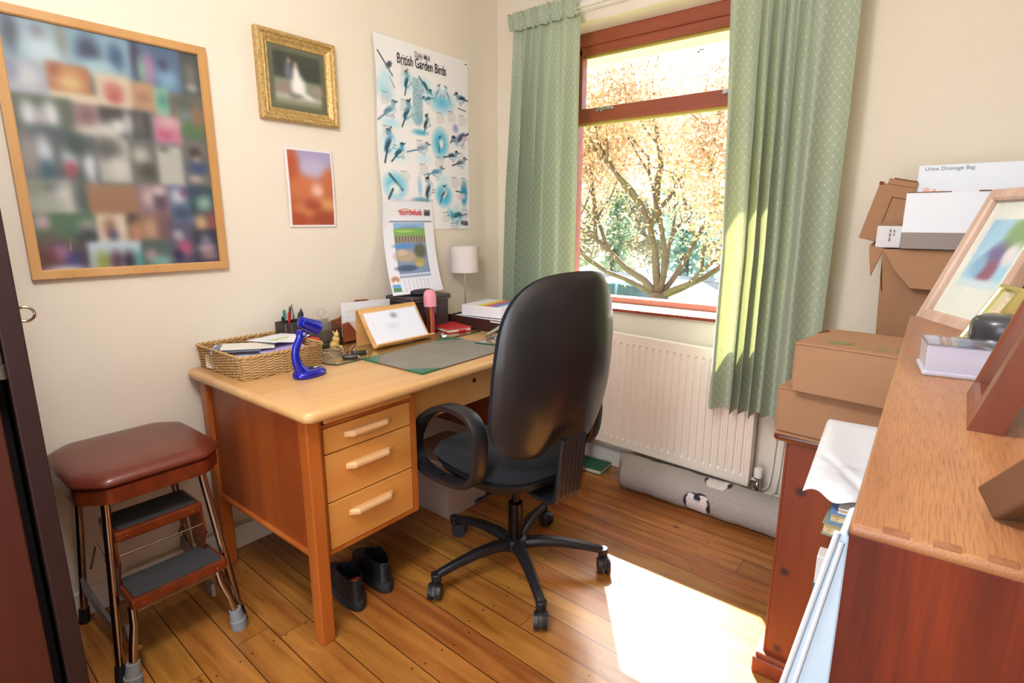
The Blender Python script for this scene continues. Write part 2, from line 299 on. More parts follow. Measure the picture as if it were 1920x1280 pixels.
# ================================================================ SETTING
def floor_material():
    m = bpy.data.materials.new('pine_boards'); m.use_nodes = True; nt = m.node_tree; p = nt.nodes['Principled BSDF']; L = nt.links.new
    def math_(op, a, b=None, c=None):
        n = N(nt, 'ShaderNodeMath', operation=op)
        for i, x in enumerate((a, b, c)):
            if x is None: continue
            if isinstance(x, (int, float)): n.inputs[i].default_value = x
            else: L(x, n.inputs[i])
        return n.outputs[0]
    g = N(nt, 'ShaderNodeNewGeometry'); sp = N(nt, 'ShaderNodeSeparateXYZ'); L(g.outputs['Position'], sp.inputs[0]); X, Y = sp.outputs[0], sp.outputs[1]
    yy = math_('MULTIPLY_ADD', X, .033, Y); t = math_('DIVIDE', math_('ADD', yy, 1.651 + 1.05), .105)
    bi = math_('FLOOR', t); fr = math_('FRACT', t); d = math_('ABSOLUTE', math_('SUBTRACT', fr, .5)); seam = math_('GREATER_THAN', d, .4865)
    wn = N(nt, 'ShaderNodeTexWhiteNoise', noise_dimensions='1D'); L(bi, wn.inputs['W']); rnd = wn.outputs['Value']
    # butt joints
    tx = math_('ADD', math_('DIVIDE', X, 2.3), math_('MULTIPLY', rnd, 7.31)); jd = math_('ABSOLUTE', math_('SUBTRACT', math_('FRACT', tx), .5)); joint = math_('GREATER_THAN', jd, .4993)
    seg = N(nt, 'ShaderNodeTexWhiteNoise', noise_dimensions='2D'); cb = N(nt, 'ShaderNodeCombineXYZ'); L(bi, cb.inputs[0]); L(math_('FLOOR', tx), cb.inputs[1]); L(cb.outputs[0], seg.inputs['Vector'])
    # grain
    cv = N(nt, 'ShaderNodeCombineXYZ'); L(math_('MULTIPLY', X, .09), cv.inputs[0]); L(Y, cv.inputs[1]); L(math_('MULTIPLY', seg.outputs['Value'], 9), cv.inputs[2])
    n = N(nt, 'ShaderNodeTexNoise'); n.inputs['Scale'].default_value = 26; n.inputs['Detail'].default_value = 7; n.inputs['Distortion'].default_value = .8; L(cv.outputs[0], n.inputs['Vector'])
    r = N(nt, 'ShaderNodeValToRGB'); r.color_ramp.elements[0].position = .3; r.color_ramp.elements[1].position = .7
    r.color_ramp.elements[0].color = lin('8f5520'); r.color_ramp.elements[1].color = lin('c4873f'); L(n.outputs['Fac'], r.inputs['Fac'])
    hs = N(nt, 'ShaderNodeHueSaturation'); L(r.outputs['Color'], hs.inputs['Color']); L(math_('MULTIPLY_ADD', seg.outputs['Value'], .34, .80), hs.inputs['Value']); L(math_('MULTIPLY_ADD', rnd, .022, .487), hs.inputs['Hue'])
    # wear stains
    n3 = N(nt, 'ShaderNodeTexNoise'); n3.inputs['Scale'].default_value = 3.1; n3.inputs['Detail'].default_value = 6; L(g.outputs['Position'], n3.inputs['Vector'])
    r3 = N(nt, 'ShaderNodeValToRGB'); r3.color_ramp.elements[0].position = .35; r3.color_ramp.elements[1].position = .7; r3.color_ramp.elements[0].color = (.80, .74, .68, 1); r3.color_ramp.elements[1].color = (1, 1, 1, 1); L(n3.outputs['Fac'], r3.inputs['Fac'])
    mu = N(nt, 'ShaderNodeMixRGB', blend_type='MULTIPLY'); mu.inputs['Fac'].default_value = 1; L(hs.outputs['Color'], mu.inputs['Color1']); L(r3.outputs['Color'], mu.inputs['Color2'])
    # knots and nail holes
    vo = N(nt, 'ShaderNodeTexVoronoi'); vo.inputs['Scale'].default_value = 5.5; cv2 = N(nt, 'ShaderNodeCombineXYZ'); L(math_('MULTIPLY', X, .6), cv2.inputs[0]); L(Y, cv2.inputs[1]); L(cv2.outputs[0], vo.inputs['Vector'])
    kn = math_('LESS_THAN', vo.outputs['Distance'], .045)
    ny = math_('LESS_THAN', math_('ABSOLUTE', math_('SUBTRACT', d, .32)), .028); nx = math_('LESS_THAN', math_('ABSOLUTE', math_('SUBTRACT', math_('FRACT', math_('DIVIDE', math_('ADD', X, math_('MULTIPLY', rnd, .05)), .42)), .5)), .0085)
    nail = math_('MULTIPLY', ny, nx)
    dark = math_('MINIMUM', math_('ADD', math_('MULTIPLY', kn, .6), math_('ADD', math_('MULTIPLY', nail, .8), math_('ADD', math_('MULTIPLY', seam, 1.0), math_('MULTIPLY', joint, .6)))), 1)
    mx = N(nt, 'ShaderNodeMixRGB'); mx.inputs['Color2'].default_value = lin('2e1606'); L(dark, mx.inputs['Fac']); L(mu.outputs['Color'], mx.inputs['Color1']); L(mx.outputs['Color'], p.inputs['Base Color'])
    p.inputs['Roughness'].default_value = .33; L(math_('MULTIPLY_ADD', n3.outputs['Fac'], .25, .2), p.inputs['Roughness']); p.inputs['Coat Weight'].default_value = .25; p.inputs['Coat Roughness'].default_value = .16
    b = N(nt, 'ShaderNodeBump'); b.inputs['Strength'].default_value = .35; b.inputs['Distance'].default_value = .003
    L(math_('SUBTRACT', math_('MULTIPLY', n.outputs['Fac'], .12), math_('MULTIPLY', seam, .8)), b.inputs['Height']); L(b.outputs['Normal'], p.inputs['Normal'])
    return m
m_wall = mat('cream_paint', 'e8dece', .75, spec=.25, noise=(3, 'e5dac8', .3), bump=(60, .12))
m_ceil = mat('white_ceiling_paint', 'efece6', .8, spec=.2)
m_white = mat('white_gloss_paint', 'ebe6de', .35)
m_winframe = wood('reddish_window_wood', '8a4128', 'a5543a', axis=0, scale=14, rough=.4, coat=.2, rings=.2)
m_lit_putty = mat('lit_yellow_seal', 'b5a24a', .6)  # yellow seal; light coming through the window edges is painted into its colour
m_pane = glassmat('window_pane_glass', 'fbfdff', .015)
m_silver = mat('brushed_silver', 'b9b9bd', .3, metal=1)
W0, W1, D0, ZC = 0.0, 2.42, -3.6, 2.42
OX0, OX1, OZ0, OZ1 = .36, 1.40, .837, 2.20
b = MB().box(-.1, D0-.1, -.12, W1+.1, .0, 0); struct(b.build('floor', floor_material()))
struct(MB().box(-.1, D0-.1, ZC, W1+.1, .30, ZC+.1).build('ceiling', m_ceil))
struct(MB().box(-.1, D0, 0, 0, .30, ZC).build('wall_left', m_wall))
struct(MB().box(W1, D0, 0, W1+.1, .30, ZC).build('wall_right', m_wall))
b = MB().box(0, 0, -.02, OX0, .30, ZC).box(OX1, 0, -.02, W1, .30, ZC).box(OX0, 0, -.02, OX1, .30, OZ0).box(OX0, 0, OZ1, OX1, .30, ZC)
struct(b.build('wall_window', m_wall))
# back wall with an open doorway behind the camera
b = MB().box(-.1, D0-.1, 0, 1.08, D0, ZC).box(2.02, D0-.1, 0, W1+.1, D0, ZC).box(1.08, D0-.1, 2.05, 2.02, D0, ZC); struct(b.build('wall_back', m_wall))
b = MB().rbox(0, D0, 0, .016, 0, .085, .004).rbox(0, D0, .083, .02, 0, .094, .004); struct(b.build('baseboard_left', m_white))
b = MB().rbox(.016, -.016, 0, W1, 0, .085, .004).rbox(.016, -.02, .083, W1, 0, .094, .004); struct(b.build('baseboard_window', m_white))
# window
wn = bpy.data.objects.new('window_1', None); COL.objects.link(wn); wn.location = ((OX0+OX1)/2, .17, .85); wn['kind'] = 'structure'; wn['label'] = 'window with reddish-brown wooden frame, fixed lower pane and top-hung upper pane'
y0, y1 = .14, .21
b = MB().rbox(OX0, y0, 2.14, OX1, y1, 2.20, .004).rbox(OX0, y0, .849, .425, y1, 2.20, .004).rbox(1.335, y0, .849, OX1, y1, 2.20, .004).rbox(OX0, y0, .849, OX1, y1, .88, .003)
b.build('outer_frame', m_winframe, wn)
b = MB().rbox(.425, y0+.012, 2.098, 1.335, y1-.01, 2.142, .004).rbox(.42, y0+.012, 1.80, .445, y1-.01, 2.13, .003).rbox(1.315, y0+.012, 1.80, 1.34, y1-.01, 2.13, .003)
b.build('casement_sash', m_winframe, wn)
MB().rbox(.42, y0-.012, 1.768, 1.34, y1-.01, 1.838, .004).build('transom', m_winframe, wn)
MB().box(.445, y0+.03, 2.088, 1.315, y0+.045, 2.099).box(.425, y0+.0, 1.757, 1.335, y0+.03, 1.769).build('lit_window_seal', m_lit_putty, wn)  # strips under the rails stand for light showing along the seal
MB().box(.43, .175, 1.83, 1.325, .179, 2.11).build('upper_pane', m_pane, wn)
MB().box(.42, .175, .87, 1.34, .179, 1.78).build('lower_pane', m_pane, wn)
for hx in (.60, 1.235):
    b = MB().rbox(hx-.045, y0-.024, 1.818, hx+.05, y0-.014, 1.83, .003).cyl((hx-.03, y0-.012, 1.822), (hx-.03, y0-.034, 1.822), .008).rbox(hx-.05, y0-.02, 1.814, hx-.015, y0-.01, 1.836, .002)
    b.build('window_catch', m_silver, wn)
b = MB().rbox(OX0-.02, -.03, .838, OX1+.02, .15, .849, .002); struct(b.build('trim_1', [m_white])); 
m_nose = wood('dark_red_sill_wood', '7a2f1a', '96452a', axis=0, scale=14, rings=.2)
struct(MB().rbox(OX0-.02, -.034, .832, OX1+.02, -.028, .8475, .002).build('trim_2', m_nose))
struct(MB().rbox(.42, -.035, 2.243, 1.75, 0, 2.36, .004).build('trim_3', m_white))
struct(MB().box(-1.5, .30, 2.205, 4, .58, 2.22).box(-1.5, .58, 2.165, 4, .60, 2.36).build('trim_4', mat('white_eaves_board', 'f4f4f2', .5)))

# ================================================================ PICTURE WALL
def wall_frame(name, label, cat, y0, y1, z0, z1, w_, dep, m, img, profile=None, pm=None, x=0.001, lip=None, glass=True):
    t = thing(name, label, cat, (x, (y0+y1)/2, z0))
    prof = profile or [(0, 0), (0, dep), (w_*.15, dep*1.0), (w_*.85, dep*.92), (w_, dep*.7), (w_, 0)]
    b = MB(); n = len(prof); vs = []
    for cy, cz, sy, sz in ((y0, z0, 1, 1), (y1, z0, -1, 1), (y1, z1, -1, -1), (y0, z1, 1, -1)):
        vs += [(x+h, cy+sy*a, cz+sz*a) for a, h in prof]
    b.add(vs, [(i*n+k, ((i+1) % 4)*n+k, ((i+1) % 4)*n+(k+1) % n, i*n+(k+1) % n) for i in range(4) for k in range(n)])
    b.build('frame', m, t)
    yi0, yi1, zi0, zi1 = y0+w_*.9, y1-w_*.9, z0+w_*.9, z1-w_*.9
    img.sheet('print', lambda u, v: (x+dep*.4, yi0+(yi1-yi0)*u, zi1-(zi1-zi0)*v), pm, t)
    if glass: MB().box(x+dep*.48, yi0, zi0, x+dep*.5, yi1, zi1).build('glass', m_picglass, t)
    return t
m_picglass = glassmat('picture_glass', 'ffffff', .0)
m_print = picmat('photo_print', .45)
m_paperprint = picmat('paper_print', .6)
# big collage
im = Img(150, 190, '5f6f78')
def patch(x0, y0, x1, y1, c, blobs=()):
    im.rect(x0, y0, x1, y1, c)
    for (bx, by, rx, ry, bc) in blobs: im.ell(x0+(x1-x0)*bx, y0+(y1-y0)*by, rx*(x1-x0), ry*(x1-x0), bc, soft=.5)
patch(0, 0, .30, .16, '8fb6c6', [(.15, .4, .12, .3, '3c4a63'), (.55, .4, .1, .15, '6a4a52'), (.6, .7, .3, .25, 'bfe0e8'), (.9, .3, .1, .3, '8b9a8c')])
patch(.30, 0, .60, .17, '7fb2cc', [(.3, .5, .18, .25, '2c3c66'), (.75, .5, .12, .2, '2f5a8e'), (.4, .85, .3, .15, '9fd3df')])
patch(.60, 0, .88, .2, '4a6f9e', [(.1, .4, .08, .4, '3a2f55'), (.35, .55, .1, .3, 'c878b4'), (.2, .6, .08, .25, '7fc0a0'), (.7, .7, .22, .25, '74b4dc'), (.65, .4, .1, .12, '37406e')])
patch(.88, 0, 1, .2, '4c5450', [(.5, .5, .3, .5, '7d7a68'), (.5, .8, .3, .2, 'b0b8bc')])
patch(0, .16, .18, .29, 'a9b2c2', [(.5, .5, .3, .3, 'd0d3d6'), (.1, .3, .2, .3, '8a93ae')])
patch(.18, .15, .38, .27, 'd2703a', [(.5, .6, .3, .2, 'f2c46a'), (.2, .2, .15, .15, 'b04a22'), (.5, .25, .25, .1, 'e79a4c')])
patch(.18, .26, .60, .30, 'e9d6ae')
patch(.40, .16, .58, .30, 'e8cfa6', [(.5, .5, .28, .25, 'dd6a5e'), (.5, .7, .2, .15, 'd8504c')])
patch(.58, .17, .71, .30, 'd69a68', [(.5, .5, .3, .2, 'c07a52')])
patch(.71, .18, .79, .33, '8fc9a6', [(.5, .4, .3, .5, '2fae92')])
patch(.80, .20, 1, .38, '8a7860', [(.5, .5, .22, .3, '6f93ad'), (.5, .2, .5, .2, '5c6858'), (.5, .85, .5, .25, '4d8a4a'), (.75, .5, .2, .3, 'a4764e')])
patch(0, .29, .27, .45, '55654f', [(.25, .5, .12, .25, 'dfe3ea'), (.62, .45, .12, .25, 'e4e6ec'), (.45, .55, .1, .2, 'b9b2ae'), (.5, .9, .4, .15, '3f5560')])
patch(.27, .30, .40, .42, 'a2787c', [(.5, .4, .3, .3, '8a5a62'), (.5, .9, .5, .2, 'cfc6b4')])
patch(.40, .30, .66, .42, '3a3c3c', [(.35, .65, .15, .15, 'e6e6e2'), (.55, .5, .1, .25, 'c4c4c0'), (.1, .9, .25, .2, 'd8d6c8'), (.8, .5, .1, .3, '5e605e')])
patch(.68, .31, .84, .43, 'e27c9a', [(.4, .7, .3, .15, 'e04a80'), (.6, .2, .4, .2, 'eab0b8')])
patch(0, .44, .36, .62, '4b5a60', [(.3, .45, .1, .25, 'd2dde6'), (.3, .8, .12, .15, '1f5a72'), (.62, .5, .1, .2, 'c6dfe4'), (.62, .78, .09, .14, 'c82f4c'), (.87, .6, .08, .3, 'dfe3ec'), (.1, .5, .12, .3, '9a9088'), (.75, .2, .2, .15, '2c4a4c')])
patch(.36, .43, .53, .62, 'b9b9ae', [(.3, .25, .4, .35, '5d605a'), (.6, .7, .3, .35, 'd8d7cc')])
patch(.53, .44, .68, .62, '6f7068', [(.4, .3, .3, .3, 'c0bfae'), (.6, .7, .3, .3, '45463f')])
patch(.68, .44, .83, .62, 'c9cabb', [(.3, .1, .2, .1, '5d5f58')])
patch(.84, .40, 1, .62, '7a7668', [(.5, .6, .38, .28, '2b4a90'), (.45, .3, .2, .2, '2f2a30'), (.5, .42, .15, .12, 'd3a090'), (.4, .85, .25, .12, 'd8b6b8')])
patch(0, .62, .30, .76, '8b927c', [(.45, .3, .15, .12, '2f4450'), (.6, .6, .25, .3, 'dcd9cc'), (.85, .5, .15, .4, '4a5e5a'), (.25, .8, .3, .2, 'a8b0a0')])
patch(.28, .63, .54, .76, 'b4764a')
patch(.54, .62, .72, .78, '9a6f86', [(.35, .4, .2, .3, 'd9b4b2'), (.7, .5, .2, .3, '5a3a5e'), (.7, .2, .2, .15, 'e0cfc6')])
patch(.72, .62, .86, .80, '5f74a8', [(.4, .3, .3, .3, 'd3dade'), (.5, .75, .4, .3, '2d5280'), (.7, .2, .2, .2, '7a3f88')])
patch(.84, .62, 1, .76, '1f5560', [(.6, .6, .3, .3, '8fc0b0'), (.3, .2, .3, .2, '2b4470')])
patch(.86, .75, 1, .85, '6a4f5a', [(.3, .5, .28, .3, 'e6b86c'), (.85, .4, .2, .4, 'b5413f')])
patch(0, .76, .30, .89, '3f7a50', [(.15, .3, .12, .15, 'd9a6b4'), (.85, .6, .15, .2, 'c9b8bc'), (.85, .85, .2, .2, '20303e'), (.2, .9, .3, .2, '5d5a48')])
patch(.30, .76, .46, .89, 'e3c4a0', [(.45, .5, .2, .35, 'b06a4e'), (.5, .75, .15, .2, '4a4a78'), (.8, .4, .15, .3, 'ecd8bc')])
patch(.46, .76, .70, .90, 'a06a52', [(.6, .5, .25, .25, 'd8a074'), (.15, .2, .12, .15, '3a2a28'), (.2, .6, .12, .3, 'd8895a'), (.9, .5, .2, .4, '83505a')])
patch(.70, .80, .86, 1, '57547c', [(.5, .6, .25, .3, 'e0407a'), (.3, .3, .2, .2, 'c0b6c8'), (.2, .8, .2, .25, '2c1f60')])
patch(.84, .84, 1, 1, '2a3450', [(.5, .55, .35, .2, 'd7aab0'), (.5, .3, .2, .25, '8a7aa0'), (.6, .8, .4, .15, 'b07a8a')])
patch(0, .88, .24, 1, '50404a', [(.4, .4, .25, .2, 'b86a9c'), (.7, .7, .15, .2, '3e3a96'), (.15, .6, .2, .3, '7a3a30'), (.5, .98, .4, .08, 'e6e0ea')])
patch(.24, .88, .52, 1, 'c2dcea', [(.25, .8, .15, .22, 'a6b84a'), (.5, .75, .12, .2, '6a3a58'), (.75, .78, .12, .2, '2c2640'), (.95, .8, .1, .2, '3fb4b0')])
patch(.52, .88, .70, 1, '4a6a68', [(.3, .6, .2, .2, 'c89a92'), (.6, .85, .35, .2, '7fc4b4')])
im.blur(2)
g_ = im.a.mean(2, keepdims=True); im.a = (im.a*.72+g_*.28)*.84+.04*np.array([.75, .8, .85])
m_beech = wood('beech_frame_wood', 'bd8a50', 'cf9f66', axis=2, scale=8, rings=.2, rough=.4)
wall_frame('picture_frame', 'large light-wood frame holding a blurred collage of many family photographs', 'picture frame', -2.107, -1.549, 1.104, 1.842, .026, .02, m_beech, im, pm=m_print)
# gilt wedding picture
im = Img(90, 80, '5f6250')
im.rect(.09, .1, .91, .9, '3b4038').rect(.09, .5, .91, .9, '8a8d78').ell(.25, .65, .15, .05, '9a7f7a').ell(.85, .62, .15, .05, 'a08e86').rect(.09, .74, .91, .82, 'b3b0a4').rect(.09, .82, .91, .9, '8b8c72')
im.ell(.34, .38, .055, .13, '6b6a86').ell(.36, .22, .03, .035, 'c8a294').ell(.47, .26, .03, .035, 'c9a08c').ell(.47, .42, .055, .12, 'e6e4e0')
im.ell(.5, .60, .12, .16, 'ecebe6').ell(.62, .73, .16, .035, 'e8e6e4', ang=.25).ell(.45, .75, .12, .03, '6e6c66').blur(2)
im.mix(np.clip(1.15-np.minimum(np.minimum(im.X, 1-im.X), np.minimum(im.Y, 1-im.Y))*9, 0, 1), '66684f')
m_gilt = mat('aged_gilt', 'b58f4e', .36, metal=.45, noise=(120, 'd0b47c', .12), bump=(220, .5))
gp = [(0, 0), (0, .022), (.006, .03), (.014, .03), (.020, .022), (.026, .024), (.034, .016), (.040, .012), (.044, .013), (.046, .008), (.046, 0)]
wall_frame('gilt_picture_frame', 'ornate gilt frame with a blurred wedding photograph of a couple', 'picture frame', -1.371, -1.042, 1.645, 1.96, .046, .022, m_gilt, im, profile=gp, pm=m_print)
# small unframed print
im = Img(60, 88, 'b5623a')
im.rect(0, 0, 1, .28, 'a79cc0').ell(.55, .25, .3, .18, 'b9aec8').ell(.12, .2, .14, .3, 'b4532e').ell(.95, .4, .2, .25, 'c0653c').ell(.3, .5, .3, .2, 'c67048').ell(.62, .5, .12, .12, 'e0a898').ell(.62, .55, .13, .06, 'ecc9b8')
im.ell(.8, .7, .3, .1, 'd69a62').ell(.35, .78, .2, .12, 'd99a58').ell(.75, .9, .3, .15, '9c3f22').ell(.2, .9, .2, .15, 'a8452a').ell(.5, .72, .2, .1, 'a03f28').blur(3)
bd = Img(60, 88, 'ece3e4'); k = (im.X > .04) & (im.X < .96) & (im.Y > .025) & (im.Y < .975); bd.a[k] = im.a[k]
t = bd.sheet('art_print', lambda u, v: (.004+.004*math.sin(v*3), -1.285+.21*u+.0*v, 1.554-.307*v), m_print); t.modifiers.new('s', 'SOLIDIFY').thickness = .001
tag(t, 'small unframed orange and lilac print stuck under the gilt frame', 'print')
# bird poster
PY0, PY1, PZ0, PZ1 = -.837, -.242, 1.232, 2.066
im = Img(260, 364, 'efedef'); 
def bird(x, y, s, a=0, c='4f93b5', dk='27404f', fl=1, halo=None, tail=1.0):
    if halo: im.ell(x, y, s*.8, s*.8, halo, soft=.5, k=.5)
    ca, sa = math.cos(a)*fl, math.sin(a)
    def P(u, v): return x+(u*ca-v*sa*fl)*s, y+(u*sa+v*math.cos(a))*s/im.asp
    im.ell(x, y, s*.62, s*.36, c, ang=a if fl > 0 else -a, soft=.2)
    bx, by = P(.1, .14); im.ell(bx, by, s*.42, s*.22, 'cfe3ec', ang=a if fl > 0 else -a, soft=.4)
    wx, wy = P(-.12, -.08); im.ell(wx, wy, s*.46, s*.15, dk, ang=(a+.15) if fl > 0 else -(a+.15), soft=.3, k=.85)
    hx, hy = P(.6, -.36); im.ell(hx, hy, s*.24, s*.22, c, soft=.2); im.ell(hx, hy-s*.1, s*.2, s*.1, dk, soft=.3)
    tx, ty = P(-.45, 0); ux, uy = P(-1.25*tail, .12); im.line(tx, ty, ux, uy, s*.065, dk)
    bx, by = P(.8, -.36); cx, cy = P(1.0, -.32); im.line(bx, by, cx, cy, s*.05, '30363a')
    for q in (-.05, .15): lx, ly = P(q, .35); mx_, my = P(q+.05, .62); im.line(lx, ly, mx_, my, s*.03, '6f5a54')
im.ell(.08, .27, .07, .05, '9fd4ea', ang=.5, soft=.8).line(.03, .085, .16, .19, .006, '3a3f44').ell(.13, .14, .02, .035, '47525e', ang=.9).line(.13, .2, .18, .25, .004, '56606a')
im.ell(.09, .21, .05, .06, 'c4e2f0', soft=.8)
# trunk with woodpeckers
im.rect(.36, .17, .47, .40, 'a7c3cf').ell(.415, .385, .05, .05, '8fb8c8')
for k in range(14): im.line(.36+rng.random()*.11, .18+rng.random()*.2, .37+rng.random()*.1, .2+rng.random()*.2, .003, '5c7f90', .6)
bird(.31, .20, .085, -1.2, '4f9dba', halo='a6dcf0'); bird(.50, .21, .08, .9, '4a98a6', fl=1, halo='a6dcf0'); bird(.31, .36, .10, -1.0, '4c93b4', halo='b6e2f2'); bird(.52, .27, .06, .4, '5aa0b8', fl=-1)
bird(.51, .40, .075, -1.1, '5f7f90', '22282e'); im.ell(.44, .455, .07, .02, '58b4d2', soft=.6)
im.ell(.68, .27, .10, .06, '62bfe0', soft=.8); bird(.64, .22, .07, -.9, 'a8cfe4', '7fa0ba'); bird(.74, .22, .07, -.9, 'a8cfe4', '7fa0ba', fl=-1)
bird(.91, .225, .085, .05, '6a9cc0', '1d2a36', fl=-1); im.line(.87, .28, .97, .29, .004, '4a4e58')
bird(.13, .37, .10, -.5, '8fb4c8', '5f8296', tail=1.1); im.ell(.14, .43, .07, .03, 'b8e2f2', soft=.8)
im.ell(.66, .50, .075, .10, '49b7dc', soft=.5); bird(.66, .50, .06, -1.2, '3d8aa6'); im.ell(.67, .50, .025, .035, 'e4f2f0', soft=.5)
bird(.90, .46, .12, .6, '7f93b2', '303a54', fl=-1, tail=1.2); im.ell(.84, .40, .03, .03, '9aa8d2', soft=.6); im.ell(.95, .45, .03, .02, 'e2b8d8', soft=.6)
bird(.12, .54, .12, -1.1, '55a0cc', halo='bfe6f6'); bird(.22, .58, .09, -.6, '4c9ccc', halo='c6ebf8')
bird(.46, .545, .09, -.15, '8fb6cc', '5f8aa6', tail=1.5); im.ell(.47, .6, .06, .03, 'c8e8f6', soft=.8)
bird(.80, .565, .08, -.05, '7aa0bc', '232c38', tail=1.1); bird(.90, .60, .08, -.15, '7aa0bc', '232c38', tail=1.1)
bird(.61, .67, .09, -.1, '7fb0cc', '5a8cae', tail=1.3); im.ell(.68, .71, .06, .035, 'c9e6f2', soft=.8)
im.ell(.15, .76, .11, .09, '77cbe8', soft=.4); im.line(.10, .70, .22, .78, .010, '44586a'); im.ell(.14, .78, .06, .045, 'e3eef2', soft=.4); im.line(.07, .83, .12, .78, .010, '38505e')
im.ell(.41, .76, .02, .07, '9fc8ea', soft=.7); bird(.51, .77, .11, -1.2, '9fb8c8', '1f2f3a'); im.ell(.42, .83, .09, .018, '76aabe', soft=.5)
im.ell(.68, .80, .085, .085, '58bfe2', soft=.35); bird(.68, .79, .075, -.9, 'b4c6cc')
im.ell(.93, .78, .04, .10, '2f94c2', soft=.35); im.ell(.90, .80, .05, .025, 'd8c8d8', soft=.5); im.line(.83, .77, .90, .775, .006, '2f5a70')
im.ell(.30, .90, .03, .02, '4aa8d6', soft=.3); im.ell(.50, .905, .03, .02, '8ad0ea', soft=.4)
bird(.83, .925, .105, .25, '3f8ea8', '24586a', fl=-1, halo='8fd6ea'); im.ell(.74, .90, .03, .03, '8fd6ea', soft=.6)
for (x, y) in ((.05, .28), (.25, .12), (.24, .30), (.62, .33), (.75, .31), (.88, .32), (.06, .45), (.40, .50), (.86, .54), (.60, .58), (.42, .63), (.22, .68), (.89, .69), (.78, .69), (.17, .87), (.42, .89), (.66, .90), (.90, .88), (.75, .965)):
    im.line(x, y, x+.06, y, .003, '8c8c92'); 
    for k in range(5): im.line(x, y+.011*(k+1), x+.09*(1-.3*(k == 4)), y+.011*(k+1), .0035, 'bdbbbd', .7)
pt = thing('bird_poster', 'white poster of blue painted garden birds pinned beside the corner', 'poster', (.001, (PY0+PY1)/2, PZ0))
def pfn(u, v):
    wv = .004*math.sin(v*9)*(1-u)+(.012*(1-u)**6)*(.3+v)
    return (.003+wv, PY0+.004*math.sin(v*8)*(1-u)+(PY1-PY0)*u, PZ1-(PZ1-PZ0)*v)
o = im.sheet('sheet', pfn, m_paperprint, pt); 
m_ink = mat('black_ink', '2b2b33', .6); m_grey_ink = mat('grey_ink', '77767c', .6); m_red_ink = mat('red_ink', 'd8343a', .6); m_redorange = mat('orange_ink', 'e8963a', .6)
text('headline_text', 'British Garden Birds', .062, WL(PY0+.128, PZ1-.098, .0075), m_ink, pt, xs=.60, bold=.0003)
text('publisher_text', 'Daily Mail', .034, WL(PY0+.235, PZ1-.052, .0075), m_grey_ink, pt, xs=.72, bold=.0001)
text('corner_text', 'Wildlife', .036, WL(PY1-.075, PZ0+.018, .0075), m_ink, pt, xs=.5, bold=.0003)
for y, z in ((PY1-.018, PZ1-.018), (PY0+.03, PZ0+.065)):
    MB().lathe([(.004, 0), (.003, .004), (.0005, .006)], (.006, y, z), 10, axis=0).build('pin', m_ink, pt)
# calendar hanging over the poster, bottom propped on the black box
ct = thing('wall_calendar', 'white wall calendar with coastal cliff photo, hanging over the poster corner', 'calendar', (.01, -.68, .935))
im = Img(110, 170, 'e8e8f0')
im.rect(.03, .09, .19, .165, 'c0776a').ell(.11, .125, .06, .03, 'd8938a').rect(.80, .09, .94, .165, '7d7d88').ell(.87, .135, .05, .03, '33343e')
im.rect(.03, .215, .97, .235, '8a94b0').rect(.19, .24, .80, .79, '7f95b6').rect(.19, .24, .80, .30, '8fb8de').ell(.5, .29, .2, .03, '7f9cc0')
im.rect(.19, .30, .80, .39, '7fae5c').ell(.4, .33, .2, .02, 'a6cc70').rect(.19, .38, .80, .45, '8a7f72')
for k in range(22): im.line(.2+k*.028, .385, .2+k*.028, .44+.02*rng.random(), .006, '5a5550' if k % 2 else 'b8a890')
im.ell(.36, .49, .2, .04, '5f8ed0').ell(.36, .60, .2, .10, 'b9a48c').ell(.30, .56, .1, .05, 'cdb8a0').ell(.66, .55, .12, .12, '64644e').ell(.62, .67, .12, .07, 'a8a060').ell(.6, .7, .08, .04, 'c0ae6c').ell(.35, .73, .2, .05, '4f6078')
im.rect(.19, .80, .80, .83, 'a3b0c8')
for r_ in range(5):
    for c_ in range(7): im.ell(.25+c_*.075, .86+r_*.027, .009, .008, '8c8ea0', soft=.5)
im.ell(.10, .84, .07, .05, 'bf9070', soft=.3).ell(.10, .87, .025, .03, 'e8e8f0').rect(.03, .89, .17, .97, '5a8f5a').rect(.03, .89, .17, .925, '6fa8e0')
c0, c1 = (-.845, -.525), (-.835, -.475)
def cfn(u, v):
    x = .010+.105*(v**2.0); yl = -.832-.045*v**1.3; yr = -.517-.045*v**1.3
    return (x+.012*math.sin(PI*u)*v, yl+(yr-yl)*u, 1.365-.425*v)
im.sheet('page', cfn, m_paperprint, ct)
def cpt(u, v, lift=.0022):
    p = Vector(cfn(u, v)); return p+Vector((lift, 0, lift*.2))
P0 = cpt(.31, .155, .003); ex = cpt(.8, .155)-cpt(.2, .155); ez = cpt(.4, .05)-cpt(.4, .15)
text('brand_text', 'morrowfuels', .041, frameM(P0, ex, ez), m_red_ink, ct, xs=.66, bold=.0004)
b = MB().tube([tuple(cpt(.27+.035*k, .12-.032*math.sin(PI*min(1, (k+.5)/9.5)), .003)) for k in range(9)], .0018, 6); b.build('arc_mark', m_redorange, ct)
b = MB()
for k in range(26): b.tube([(.008, -.828+.0123*k, 1.371+0), (.016, -.828+.0123*k, 1.368), (.014, -.828+.0123*k, 1.361)], .0009, 5)
b.build('wire_binding', m_silver, ct)
